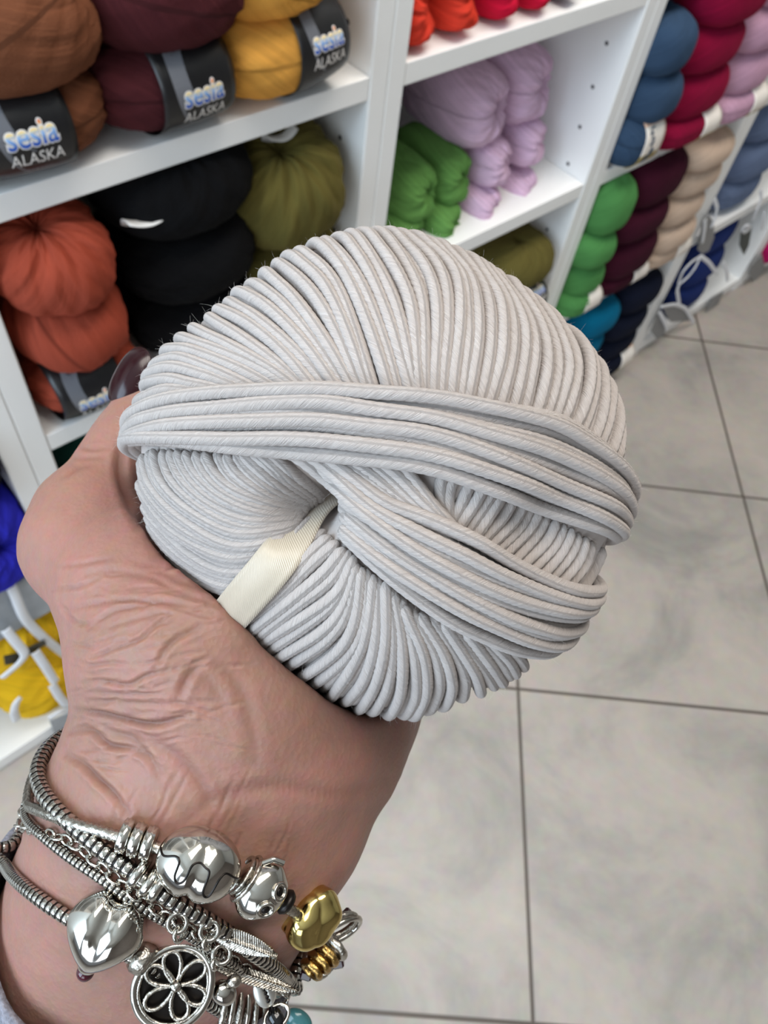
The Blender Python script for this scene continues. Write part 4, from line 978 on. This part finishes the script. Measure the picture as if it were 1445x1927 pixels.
def resample3(p, step, closed=True):
    e = np.vstack([p, p[:1]]) if closed else p
    s = np.concatenate([[0], np.cumsum(np.linalg.norm(np.diff(e, axis=0), axis=1))]); n = max(8, int(s[-1] / step))
    t = np.linspace(0, s[-1], n, endpoint=not closed); return np.stack([np.interp(t, s, e[:, k]) for k in range(3)], -1), s[-1]
# sleeve
SLV = wrist_polar(skin_hit(40, 1895)[0])[0] - .0075
srows = []
for h in np.linspace(0, 1, 22):
    row = []
    for th in np.linspace(0, 2 * PI, 72, endpoint=False):
        p, d = wrist_point(SLV + .085 * h + .004 * math.sin(th * 3), th, .0035 + .0012 * math.sin(h * 24 + 2 * th) + .0008 * math.sin(5 * th + h * 9)); row.append(p)
    srows.append(row)
SV = np.array(srows).reshape(-1, 3); ii = np.arange(22 * 72).reshape(22, 72)
sl = mesh_obj('sleeve', SV, np.stack([ii[:-1], np.roll(ii, -1, 1)[:-1], np.roll(ii, -1, 1)[1:], ii[1:]], -1).reshape(-1, 4), mat('grey_knit', (128, 128, 138), .95, noise=.35, nscale=900, bump=.6, bscale=700), person, True, loc=HC)
_s = sl.modifiers.new('t', 'SOLIDIFY'); _s.thickness = .0016; sl['label'] = 'grey knitted cuff'
# ------------------------------------------------------------------ bracelets
SILVER = mat('polished_silver', (196, 192, 184), .10, 1.0)
SILVER2 = mat('worn_silver', (178, 172, 162), .24, 1.0, bump=.25, bscale=900)
DARKS = mat('tarnished_silver', (38, 34, 32), .35, .8)
GOLD = mat('pale_gold', (206, 184, 116), .13, 1.0)
GOLDD = mat('old_gold', (176, 142, 84), .2, 1.0, bump=.2, bscale=900)
def snake_mesh(p, r, pitch, closed=True, facets=8):
    sub = 6; q, L = resample3(p, pitch / sub, closed)
    n = (len(q) // sub) * sub
    t = np.linspace(0, len(q), n, endpoint=False); q = np.stack([np.interp(t, np.arange(len(q) + 1), np.append(q[:, k], q[0, k] if closed else q[-1, k])) for k in range(3)], -1)
    T = (np.roll(q, -1, 0) - np.roll(q, 1, 0)) if closed else np.gradient(q, axis=0); T /= np.linalg.norm(T, axis=1)[:, None]
    Nn = outward(q); Nn = Nn - (Nn * T).sum(1)[:, None] * T; Nn /= np.linalg.norm(Nn, axis=1)[:, None]; B = np.cross(T, Nn)
    seg = 24; th = np.linspace(0, 2 * PI, seg, endpoint=False); k = np.arange(n) % sub
    prof = np.array([.84, .97, 1.0, 1.0, .99, .95])[k]
    edge = 1 - .10 * (np.abs(np.sin(facets / 2 * th)) < .3)[None] * np.array([0, 1, .2, .2, .6, 1])[k][:, None]
    rad = r * prof[:, None] * edge
    V = q[:, None] + rad[..., None] * (np.cos(th)[None, :, None] * Nn[:, None] + np.sin(th)[None, :, None] * B[:, None])
    ii = np.arange(n * seg).reshape(n, seg); a = ii; b_ = np.roll(ii, -1, 0)
    Q = np.stack([a, np.roll(a, -1, 1), np.roll(b_, -1, 1), b_], -1)
    if not closed: Q = Q[:-1]
    mi = np.repeat(((k == 0) | (k == 5)).astype(int)[:, None], seg, 1)
    if not closed: mi = mi[:-1]
    return V.reshape(-1, 3), Q.reshape(-1, 4), mi.ravel()
def snake(name, p, r, pitch, parent, loc, closed=True, m=None):
    V, Q, mi = snake_mesh(p, r, pitch, closed); o = mesh_obj(name, V, Q, m or SILVER, parent, True, loc=loc)
    o.data.materials.append(DARKS); o.data.polygons.foreach_set('material_index', mi.astype(np.int32)); return o
def wire(p, r, closed=False, seg=10, twist=0.0, ply=3, nrm=None):
    q, L = resample3(np.asarray(p, float), max(.00022, r * .45), closed)
    T = (np.roll(q, -1, 0) - np.roll(q, 1, 0)) if closed else np.gradient(q, axis=0); T /= np.linalg.norm(T, axis=1)[:, None]
    Nn = np.repeat(np.asarray(nrm, float)[None], len(q), 0) if nrm is not None else outward(q)
    Nn = Nn - (Nn * T).sum(1)[:, None] * T; Nn /= np.linalg.norm(Nn, axis=1)[:, None] + 1e-9; B = np.cross(T, Nn)
    th = np.linspace(0, 2 * PI, seg, endpoint=False); s = np.linspace(0, L, len(q))
    rad = np.full((len(q), seg), r)
    if twist: rad = r * (.80 + .28 * np.abs(np.cos((th[None] + 2 * PI * s[:, None] / twist) * ply / 2)))
    V = q[:, None] + rad[..., None] * (np.cos(th)[None, :, None] * Nn[:, None] + np.sin(th)[None, :, None] * B[:, None])
    ii = np.arange(len(q) * seg).reshape(len(q), seg); b_ = np.roll(ii, -1, 0)
    Q = np.stack([ii, np.roll(ii, -1, 1), np.roll(b_, -1, 1), b_], -1)
    if not closed: Q = Q[:-1]
    return V.reshape(-1, 3), Q.reshape(-1, 4)
def merge(parts):
    V, Q, n = [], [], 0
    for v, q in parts: V.append(v); Q.append(np.asarray(q) + n); n += len(v)
    return np.vstack(V), np.vstack(Q)
def frame(px, py, lift, dpx, tilt=0.0):
    """origin above the skin, X along the picture direction dpx on the skin, Z away from the skin"""
    h, n = skin_hit(px, py)
    if h is None: h = P(px, py, .170); n = unit(CAM - h)
    v = unit(CAM - h); Z = unit(n * .45 + v * .55)
    o = h + Z * lift
    # keep the wanted picture position
    d = P(px, py, 1.0) - CAM; o = CAM + d * (((o - CAM) @ FWD))
    X = RIGHT * dpx[0] - UP * dpx[1]; X = unit(X - Z * (X @ Z)); Y = np.cross(Z, X); return o, X, Y, Z
def put(name, VQ, m, parent, fr, loc, smooth=True):
    V, Q = VQ; return local_mesh(name, V, Q, m, parent, *fr, loc, smooth)
def sphere_vq(f, nu=64, nv=40):
    u = np.linspace(0, 2 * PI, nu, endpoint=False); v = np.linspace(0, PI, nv); U, V = np.meshgrid(u, v)
    d = np.stack([np.cos(V), np.sin(V) * np.cos(U), np.sin(V) * np.sin(U)], -1).reshape(-1, 3)
    ii = np.arange(nu * nv).reshape(nv, nu)
    return f(d), np.stack([ii[:-1], np.roll(ii, -1, 1)[:-1], np.roll(ii, -1, 1)[1:], ii[1:]], -1).reshape(-1, 4)
def torus_vq(R, r, ax='x', nu=40, nv=14, sx=1.0, centre=(0, 0, 0), twist=0, ply=2):
    u = np.linspace(0, 2 * PI, nu, endpoint=False); v = np.linspace(0, 2 * PI, nv, endpoint=False); U, V = np.meshgrid(u, v, indexing='ij')
    rr = r * (1 + (.22 * np.abs(np.cos((V + twist * U) * ply / 2)) - .1 if twist else 0))
    a, b_, c = rr * np.sin(V) * sx, (R + rr * np.cos(V)) * np.cos(U), (R + rr * np.cos(V)) * np.sin(U)
    P_ = {'x': (a, b_, c), 'z': (b_, c, a), 'y': (b_, a, c)}[ax]
    ii = np.arange(nu * nv).reshape(nu, nv); b2 = np.roll(ii, -1, 0)
    return np.stack(P_, -1).reshape(-1, 3) + np.asarray(centre), np.stack([ii, b2, np.roll(b2, -1, 1), np.roll(ii, -1, 1)], -1).reshape(-1, 4)
def lathe_vq(prof, seg=40):
    """profile of (x along axis, radius)"""
    prof = np.asarray(prof, float); th = np.linspace(0, 2 * PI, seg, endpoint=False)
    V = np.stack([np.repeat(prof[:, :1], seg, 1), prof[:, 1:2] * np.cos(th), prof[:, 1:2] * np.sin(th)], -1).reshape(-1, 3)
    ii = np.arange(len(prof) * seg).reshape(len(prof), seg)
    return V, np.stack([ii[:-1], np.roll(ii, -1, 1)[:-1], np.roll(ii, -1, 1)[1:], ii[1:]], -1).reshape(-1, 4)
def pxm(px, Z=.150): return px * Z / F_PX
def bracelet(name, label): return empty(name, HC, label, 'bracelet', 'silver bracelets on the wrist')
# 1 thick snake chain with clip beads
b1 = bracelet('snake_chain_bracelet', 'thickest silver snake chain bracelet, nearest the palm, with ribbed clip beads')
f1 = front_path([(84, 1474), (92, 1496), (128, 1537), (169, 1572), (209, 1606), (259, 1639), (299, 1671), (339, 1697), (385, 1722), (428, 1748), (470, 1782), (505, 1806), (535, 1838), (560, 1868)], .0017)
p1_ = ring_path(f1, .0017); snake('snake_chain', p1_, .00158, .0016, b1, HC)
for k, (x, y) in enumerate(((262, 1641), (281, 1655), (300, 1666))):
    put('clip_bead', lathe_vq([(-.0009, .0014), (-.0009, .0026), (-.0006, .0031), (0, .0033), (.0006, .0031), (.0009, .0026), (.0009, .0014)]), SILVER, b1, frame(x, y, .0017, (.82, .57)), HC)
# 2 slim snake chain with dangling charms
b2 = bracelet('charm_bracelet', 'slim silver snake chain bracelet with a round flower charm and leaf charms dangling')
f2 = front_path([(62, 1489), (46, 1508), (52, 1538), (96, 1580), (150, 1621), (209, 1660), (262, 1700), (319, 1732), (372, 1764), (420, 1796), (470, 1830), (520, 1872)], .0012)
p2_ = ring_path(f2, .0012); snake('snake_chain', p2_, .00098, .00105, b2, HC)
# flower charm
o, X, Y, Z = frame(331, 1853, .0062, (.88, .48)); fr = (o, X, Y, Z); R_ = pxm(72, depth(o))
th = np.linspace(0, 2 * PI, 90, endpoint=False)
rim = np.stack([R_ * (.96 + .10 * np.cos(th + 1.9)) * np.cos(th), R_ * (1.04 + .06 * np.cos(th + 1.9)) * np.sin(th), 0 * th], -1)
def loc_w(pts, fr): return fr[0] + pts[:, :1] * fr[1] + pts[:, 1:2] * fr[2] + pts[:, 2:3] * fr[3]
def wire_obj(name, pts, r, m, parent, fr, closed=False, twist=0.0, ply=3, seg=12):
    V, Q = wire(loc_w(np.asarray(pts, float), fr), r, closed, seg, twist, ply, nrm=fr[3]); return mesh_obj(name, V, Q, m, parent, True, loc=HC)
nb = 36; rr_ = np.linspace(0, 1, 8)
disc = np.concatenate([np.stack([rim[:, 0] * k, rim[:, 1] * k, np.full(90, -.0007 - .0004 * (1 - k))], -1) for k in rr_])
ii = np.arange(8 * 90).reshape(8, 90); dq = np.stack([ii[:-1], ii[1:], np.roll(ii, -1, 1)[1:], np.roll(ii, -1, 1)[:-1]], -1).reshape(-1, 4)
ch = put('flower_charm', (disc, dq), DARKS, b2, fr, HC); ch['label'] = 'round charm with a pierced flower'
_s = ch.modifiers.new('t', 'SOLIDIFY'); _s.thickness = .0004
w_ = wire_obj('rim', rim, .00072, SILVER, b2, fr, True); attach2 = lambda c, p: (setattr(c, 'parent', p), setattr(c, 'location', Vector(c.location) - Vector(p.location)))
attach2(w_, ch)
w_ = wire_obj('beaded_edge', rim * .90 + np.array([0, 0, .0002]), .00036, SILVER2, b2, fr, True, .0016, 4); attach2(w_, ch)
for k in range(6):
    a0 = math.radians(62 + 60 * k + 8 * math.sin(k * 2)); t = np.linspace(0, 2 * PI, 40, endpoint=False); L_ = R_ * .40; W_ = R_ * .21
    x = R_ * .47 + L_ * np.cos(t); y = W_ * np.sin(t) * (1 + .35 * np.cos(t))
    pt = np.stack([x * math.cos(a0) - y * math.sin(a0), x * math.sin(a0) + y * math.cos(a0), np.full(40, .0002)], -1)
    w_ = wire_obj('petal', pt, .00046, SILVER2, b2, fr, True, .0013, 3); attach2(w_, ch)
w_ = put('flower_centre', sphere_vq(lambda d: d * .0011, 24, 16), SILVER, b2, (o + Z * .0005, X, Y, Z), HC); attach2(w_, ch)
def ring_at(name, px, py, lift, rpx, tpx, m, parent, dpx=(1, 0), axmix=(.2, .3, .9), squash=1.0):
    o_, X_, Y_, Z_ = frame(px, py, lift, dpx); N_ = unit(X_ * axmix[0] + Y_ * axmix[1] + Z_ * axmix[2]); A_ = unit(np.cross(N_, X_ + .01 * Y_)); B_ = np.cross(N_, A_)
    t = np.linspace(0, 2 * PI, 48, endpoint=False); r_ = pxm(rpx, depth(o_)); pts = o_ + r_ * (np.cos(t)[:, None] * A_ + squash * np.sin(t)[:, None] * B_)
    V, Q = wire(pts, pxm(tpx, depth(o_)), True, 10, nrm=N_); return mesh_obj(name, V, Q, m, parent, True, loc=HC)
ring_at('jump_ring', 334, 1737, .0040, 17, 4.5, SILVER, b2, axmix=(.1, .1, 1)); ring_at('jump_ring', 337, 1757, .0052, 13, 4.5, SILVER, b2, axmix=(.9, .1, .45), squash=1.3)
ring_at('jump_ring', 394, 1752, .0045, 17, 4.8, SILVER, b2, axmix=(.1, .1, 1)); ring_at('jump_ring', 389, 1773, .0058, 11, 4.5, SILVER, b2, axmix=(.9, .1, .45), squash=1.3)
ring_at('jump_ring', 417, 1796, .0050, 16, 4.5, SILVER, b2, axmix=(.1, .3, 1)); ring_at('jump_ring', 405, 1812, .0060, 10, 4.5, SILVER, b2, axmix=(.9, .1, .45), squash=1.2)
# feather charms
def leaf_vq(L, W, th_=.0005, barbs=26, bend=.0):
    nu, nv = 80, 17; V = []
    for i in range(nu):
        t = i / (nu - 1); w = W * (math.sin(PI * min(1, t * .96 + .03)) ** .55) * (1 - .25 * t)
        for j in range(nv):
            s = (j / (nv - 1)) * 2 - 1
            x = L * (t - abs(s) * .06 + .03); y = w * s
            z = th_ * (1.5 * math.exp(-(s / .13) ** 2) + .35 * math.sin(2 * PI * barbs * t + abs(s) * 4) * (abs(s) > .12)) + bend * (t - .5) ** 2 * L - .10 * W * s * s
            V.append((x - L / 2, y, z))
    ii = np.arange(nu * nv).reshape(nu, nv); return np.array(V), np.stack([ii[:-1, :-1], ii[1:, :-1], ii[1:, 1:], ii[:-1, 1:]], -1).reshape(-1, 4)
def feather(px0, py0, px1, py1, wpx, lift, nm, parent, roll=0.0):
    fr_ = frame((px0 + px1) / 2, (py0 + py1) / 2, lift, (px1 - px0, py1 - py0)); Zc = depth(fr_[0]); L = pxm(math.hypot(px1 - px0, py1 - py0), Zc)
    o_, X_, Y_, Z_ = fr_; Yr = unit(Y_ * math.cos(roll) + Z_ * math.sin(roll)); Zr = np.cross(X_, Yr)
    f = put(nm, leaf_vq(L, pxm(wpx, Zc) / 2), SILVER2, parent, (o_, X_, Yr, Zr), HC); s = f.modifiers.new('t', 'SOLIDIFY'); s.thickness = .0005; return f
feather(402, 1748, 518, 1806, 46, .0062, 'leaf_charm', b2, .15)
feather(408, 1806, 560, 1878, 30, .0062, 'leaf_charm', b2, -.5)
# cluster at the bottom edge
t = np.linspace(0, 1, 40)
fr_c = frame(498, 1866, .0112, (.35, .94)); ov = sphere_vq(lambda d: np.stack([d[:, 0] * pxm(34), d[:, 1] * pxm(22), d[:, 2] * .0009 - .0004 * np.exp(-(d[:, 1] / .16) ** 2) * (d[:, 2] > 0)], -1), 48, 32)
ot = put('oval_tag', ov, mat('brushed_silver', (214, 214, 208), .35, .85), b2, fr_c, HC); ot['label'] = 'pale oval tag with a notched slot'
for k in range(5):
    w_ = put('slot_notch', sphere_vq(lambda d: d * np.array([.0004, .00045, .0003]), 12, 8), DARKS, b2, (fr_c[0] + fr_c[1] * (k - 2) * .0009 + fr_c[3] * .0006, *fr_c[1:]), HC); attach2(w_, ot)
fr_e = frame(421, 1868, .0070, (.75, .66)); put('round_drop', sphere_vq(lambda d: np.stack([d[:, 0] * pxm(26), d[:, 1] * pxm(21), d[:, 2] * pxm(18)], -1)), SILVER, b2, fr_e, HC)
put('round_drop', sphere_vq(lambda d: np.stack([d[:, 0] * pxm(14), d[:, 1] * pxm(12), d[:, 2] * pxm(11)], -1)), SILVER2, b2, frame(440, 1846, .0065, (1, 0)), HC)
for k in range(6):
    x0 = 420 + 15 * k; fr_ = frame(x0, 1905, .0060 + .0006 * (k % 2), (-.25 + .04 * k, .97))
    put('claw_bar', sphere_vq(lambda d: np.stack([d[:, 0] * pxm(44), d[:, 1] * pxm(6.5), d[:, 2] * pxm(9) + .0010 * d[:, 0] ** 2 * -1], -1), 24, 24), SILVER if k % 2 else SILVER2, b2, fr_, HC)
put('dark_stone', sphere_vq(lambda d: np.stack([d[:, 0] * pxm(24), d[:, 1] * pxm(15), d[:, 2] * pxm(10)], -1)), mat('black_stone', (12, 12, 13), .05), b2, frame(519, 1914, .0078, (.5, .87)), HC)
ring_at('stone_setting', 520, 1913, .0078, 24, 4, SILVER, b2, (.5, .87), (0, 0, 1), .72)
tq = bpy.data.materials.new('turquoise_stone'); tq.use_nodes = True; _b = tq.node_tree.nodes['Principled BSDF']; _b.inputs['Roughness'].default_value = .15
_n = tq.node_tree.nodes.new('ShaderNodeTexNoise'); _n.inputs['Scale'].default_value = 180; _r = tq.node_tree.nodes.new('ShaderNodeValToRGB'); _r.color_ramp.elements[0].position = .54; _r.color_ramp.elements[0].color = lin((0, 84, 90)) + (1,); _r.color_ramp.elements[1].position = .80; _r.color_ramp.elements[1].color = lin((196, 214, 208)) + (1,)
tq.node_tree.links.new(_n.outputs[0], _r.inputs[0]); tq.node_tree.links.new(_r.outputs[0], _b.inputs['Base Color'])
ts = put('turquoise_drop', sphere_vq(lambda d: np.stack([d[:, 0] * pxm(34), d[:, 1] * pxm(24), d[:, 2] * pxm(16)], -1)), tq, b2, (P(562, 1922, .176), unit(RIGHT * .75 - UP * .65), unit(RIGHT * .65 + UP * .75), unit(-FWD)), HC); ts['label'] = 'turquoise and white stone drop'
# 3 beaded bracelet
b3 = bracelet('beaded_bracelet', 'silver bracelet strung with big puffed, owl-like and gold beads')
f3 = front_path([(66, 1518), (100, 1530), (149, 1548), (200, 1562), (236, 1574), (290, 1588), (340, 1606), (400, 1632), (450, 1655), (500, 1682), (550, 1708), (600, 1740), (634, 1775), (628, 1812), (596, 1842)], .0022)
p3_ = ring_path(f3, .0016); V, Q = wire(p3_, .00105, True, 12, .0026, 3); mesh_obj('rope_chain', V, Q, SILVER2, b3, True, loc=HC)
for x, y in ((236, 1573), (258, 1581), (280, 1587)):
    put('ribbed_spacer', lathe_vq([(-.0011, .0015), (-.0010, .0025), (-.0007, .0030), (-.0003, .0029), (0, .0032), (.0003, .0029), (.0007, .0030), (.0010, .0025), (.0011, .0015)]), SILVER, b3, frame(x, y, .0022, (.96, .28)), HC)
# puffed heart bead with a dripping outline
o, X, Y, Z = frame(374, 1626, .0052, (.93, .36)); S_ = pxm(75, depth(o))
def puff(d):
    x, y, z = d[:, 0], d[:, 1], d[:, 2]
    g = np.exp(-(x / .17) ** 2); k = 1 - .10 * g * np.clip(-y + .55, 0, 1.5) + .05 * np.abs(x)
    return np.stack([x * S_ * 1.02 * k, y * S_ * .88 * k, z * S_ * .80 * (1 - .08 * g)], -1)
pb = put('puffed_bead', sphere_vq(puff, 96, 64), SILVER, b3, (o, X, Y, Z), HC); pb['label'] = 'large puffed bead with an engraved dripping line'
drip = np.array([(-.98, .10), (-.86, -.02), (-.62, .10), (-.50, .02), (-.47, -.35), (-.36, -.50), (-.24, -.38), (-.20, .05), (-.06, .18), (.10, .12), (.24, .02), (.27, -.45), (.36, -.60), (.46, -.52), (.52, -.05), (.62, .12), (.84, .06), (.98, .02)]); drip[:, 1] *= 1.0
dd = resample(drip, 120); zz = np.sqrt(np.clip(1 - np.clip(dd[:, 0] ** 2 + (dd[:, 1]) ** 2, 0, .96), .04, 1)); dv = np.stack([dd[:, 0], -dd[:, 1] * -1, zz], -1); dv /= np.linalg.norm(dv, axis=1)[:, None]
w_ = wire_obj('engraved_line', puff(dv) * 1.002, .00020, DARKS, b3, (o, X, Y, Z)); attach2(w_, pb)
# owl-like bead
o, X, Y, Z = frame(490, 1672, .0044, (.80, .60)); S_ = pxm(54, depth(o)); fr = (o, X, Y, Z)
ob = put('owl_bead', sphere_vq(lambda d: np.stack([np.sign(d[:, 0]) * np.abs(d[:, 0]) ** .8 * S_ * .92, d[:, 1] * S_ * (1 + .06 * np.cos(6 * d[:, 0])), d[:, 2] * S_ * .8], -1), 64, 44), SILVER, b3, fr, HC); ob['label'] = 'round silver bead with two ringed eyes'
for cx_, cy_ in ((.42, .30), (.34, -.34)):
    dv = unit([cx_, cy_, .75]); c_ = np.array([dv[0] * S_ * .95, dv[1] * S_, dv[2] * S_ * .82]); oo = loc_w(c_[None], fr)[0]; n_w = unit(dv[0] * X + dv[1] * Y + dv[2] * Z); a_ = unit(np.cross(n_w, Y)); b_2 = np.cross(n_w, a_)
    w_ = put('eye_ring', torus_vq(S_ * .27, S_ * .07, 'z'), SILVER, b3, (oo, a_, b_2, n_w), HC); attach2(w_, ob)
    w_ = put('pupil', sphere_vq(lambda d: d * np.array([S_ * .15, S_ * .15, S_ * .07]), 20, 14), DARKS, b3, (oo, a_, b_2, n_w), HC); attach2(w_, ob)
for k, xx in enumerate((-.62, -.82)):
    w_ = put('collar', torus_vq(S_ * (.78 - .14 * k), S_ * .08, 'x', 48), SILVER2, b3, (o + X * xx * S_, X, Y, Z), HC); attach2(w_, ob)
w_ = put('beak', torus_vq(S_ * .16, S_ * .06, 'z'), SILVER, b3, (o + X * S_ * .10 - Y * S_ * .78 + Z * S_ * .42, X, unit(Y * .6 + Z * .5), unit(Z - Y * .8)), HC); attach2(w_, ob)
w_ = wire_obj('ear_tuft', [(-.55 * S_, .72 * S_, .35 * S_), (-.35 * S_, 1.02 * S_, .45 * S_), (.05 * S_, 1.12 * S_, .45 * S_)], .00055, SILVER, b3, fr); attach2(w_, ob)
# dark spacer, gold bead, coils
put('dark_spacer', lathe_vq([(-.0008, .001), (-.0008, .0020), (0, .0024), (.0008, .0020), (.0008, .001)]), DARKS, b3, frame(538, 1697, .0030, (.8, .6)), HC)
o, X, Y, Z = frame(586, 1724, .0052, (.72, .69)); S_ = pxm(60, depth(o))
def goldf(d):
    x, y, z = d[:, 0], d[:, 1], d[:, 2]; p = 2.6; R = (np.abs(x) ** p + np.abs(y) ** p + np.abs(z) ** p) ** (-1 / p)
    a = np.arctan2(y, z); tp = np.sqrt(np.clip(1 - x * x, 0, 1)); f = 1 + tp * (.12 * np.abs(np.sin(1.5 * a + 1.9 * x)) ** .8 + .03 * np.sin(5 * a - 5 * x + 1)) - .05
    return np.stack([x * R * f * S_ * .80, y * R * f * S_ * .92, z * R * f * S_ * .72], -1)
gb = put('gold_bead', sphere_vq(goldf, 110, 70), GOLD, b3, (o, X, Y, Z), HC); gb['label'] = 'pale gold twisted bead'
for k in range(4):
    o2, X2, Y2, Z2 = frame(628 - 14 * k, 1782 + 14 * k, .0040, (-.6, .8)); put('gold_coil', torus_vq(pxm(26 - 2 * k), pxm(8), 'x', 40, 12, 1, (0, 0, 0), 3), GOLDD if k else SILVER2, b3, (o2, unit(X2 + .3 * Z2), Y2, np.cross(unit(X2 + .3 * Z2), Y2)), HC)
ring_at('wide_ring', 641, 1752, .0010, 42, 6, SILVER, b3, (.3, 1), (.95, .2, .35), .8); ring_at('wide_ring', 633, 1744, .0020, 40, 6, SILVER2, b3, (.3, 1), (.95, .1, .45), .8)
for x, y, a in ((576, 1834, .3), (636, 1812, -.2), (655, 1722, .8)):
    bmg = bmesh.new(); s_ = pxm(17, .168); bmesh.ops.create_cube(bmg, size=1); bmesh.ops.scale(bmg, vec=(s_ * 1.3, s_, s_), verts=bmg.verts); bmesh.ops.bevel(bmg, geom=list(bmg.edges), offset=s_ * .18, segments=1, affect='EDGES')
    Vb = np.array([v.co[:] for v in bmg.verts]); Fb = [[v.index for v in f.verts] for f in bmg.faces]; bmg.free()
    zc = .170; Xa = unit(RIGHT * math.cos(a) - UP * math.sin(a)); Ya = unit(np.cross(-FWD, Xa)); local_mesh('dark_gem', Vb, Fb, mat('dark_gem', (44, 24, 30), .05), b3, P(x, y, zc), Xa, Ya, -FWD, HC, False)
# 4 lower snake chain with heart bead
b4 = bracelet('heart_bead_bracelet', 'silver snake chain bracelet nearest the sleeve, with a puffy heart bead')
f4 = front_path([(-30, 1598), (0, 1619), (50, 1660), (100, 1698), (150, 1730), (200, 1762), (260, 1796), (320, 1835), (380, 1872), (430, 1905), (480, 1950)], .0016)
p4_ = ring_path(f4, .0016); snake('snake_chain', p4_, .00135, .00135, b4, HC)
o, X, Y, Z = frame(199, 1748, .0050, (-.40, .915)); S_ = pxm(82, depth(o))
def heart(d):
    x, y, z = d[:, 0], d[:, 1], d[:, 2]                     # x runs to the point
    yy = y * (.92 - .26 * np.clip(x, 0, 1) ** 1.4); g = np.exp(-(y / .24) ** 2)
    return np.stack([x * S_ * (.86 - .20 * np.clip(-x, 0, 1) * g) + S_ * .12 * (1 - np.abs(y)) * (x > 0) * np.clip(x, 0, 1), yy * S_ * .98, z * S_ * .66 * (1 - .22 * g * np.clip(.75 - x * .6, 0, 1))], -1)
hb_ = put('heart_bead', sphere_vq(heart, 110, 72), SILVER, b4, (o, X, Y, Z), HC); hb_['label'] = 'puffy polished heart bead'
put('small_bead', sphere_vq(lambda d: d * pxm(20), 30, 20), SILVER, b4, frame(168, 1812, .0050, (0, 1)), HC)
gm = put('dark_red_stone', sphere_vq(lambda d: d * pxm(16), 24, 16), mat('garnet', (70, 26, 36), .06), b4, frame(161, 1829, .0048, (0, 1)), HC)
put('stopper_bead', lathe_vq([(-.0016, .0012), (-.0016, .0026), (-.0008, .0031), (.0008, .0031), (.0016, .0026), (.0016, .0012)]), SILVER2, b4, frame(268, 1800, .0018, (.82, .57)), HC)
# 5 fine cable chain
b5 = bracelet('cable_chain_bracelet', 'thin silver cable chain bracelet slipping between the two snake chains')
f5 = front_path([(28, 1556), (48, 1552), (76, 1566), (110, 1572), (140, 1584), (165, 1602), (200, 1634), (240, 1668), (285, 1702), (340, 1732), (400, 1775), (450, 1810), (510, 1850), (545, 1885)], .0009)
p5_ = ring_path(f5, .0009); q, L5 = resample3(p5_, .0024, True)
T5 = np.roll(q, -1, 0) - np.roll(q, 1, 0); T5 /= np.linalg.norm(T5, axis=1)[:, None]; N5 = outward(q); links = []
for i in range(len(q)):
    X_ = T5[i]; Z_ = unit(N5[i] - X_ * (N5[i] @ X_)); Y_ = np.cross(Z_, X_)
    if i % 2: Y_, Z_ = Z_, -Y_
    V, Q = torus_vq(.0010, .00030, 'z', 18, 6); V = V * np.array([1.45, 1, 1]); links.append((q[i] + V[:, :1] * X_ + V[:, 1:2] * Y_ + V[:, 2:3] * Z_, Q))
V, Q = merge(links); lk = mesh_obj('chain_links', V, Q, SILVER, b5, True, loc=HC); lk['kind'] = 'stuff'
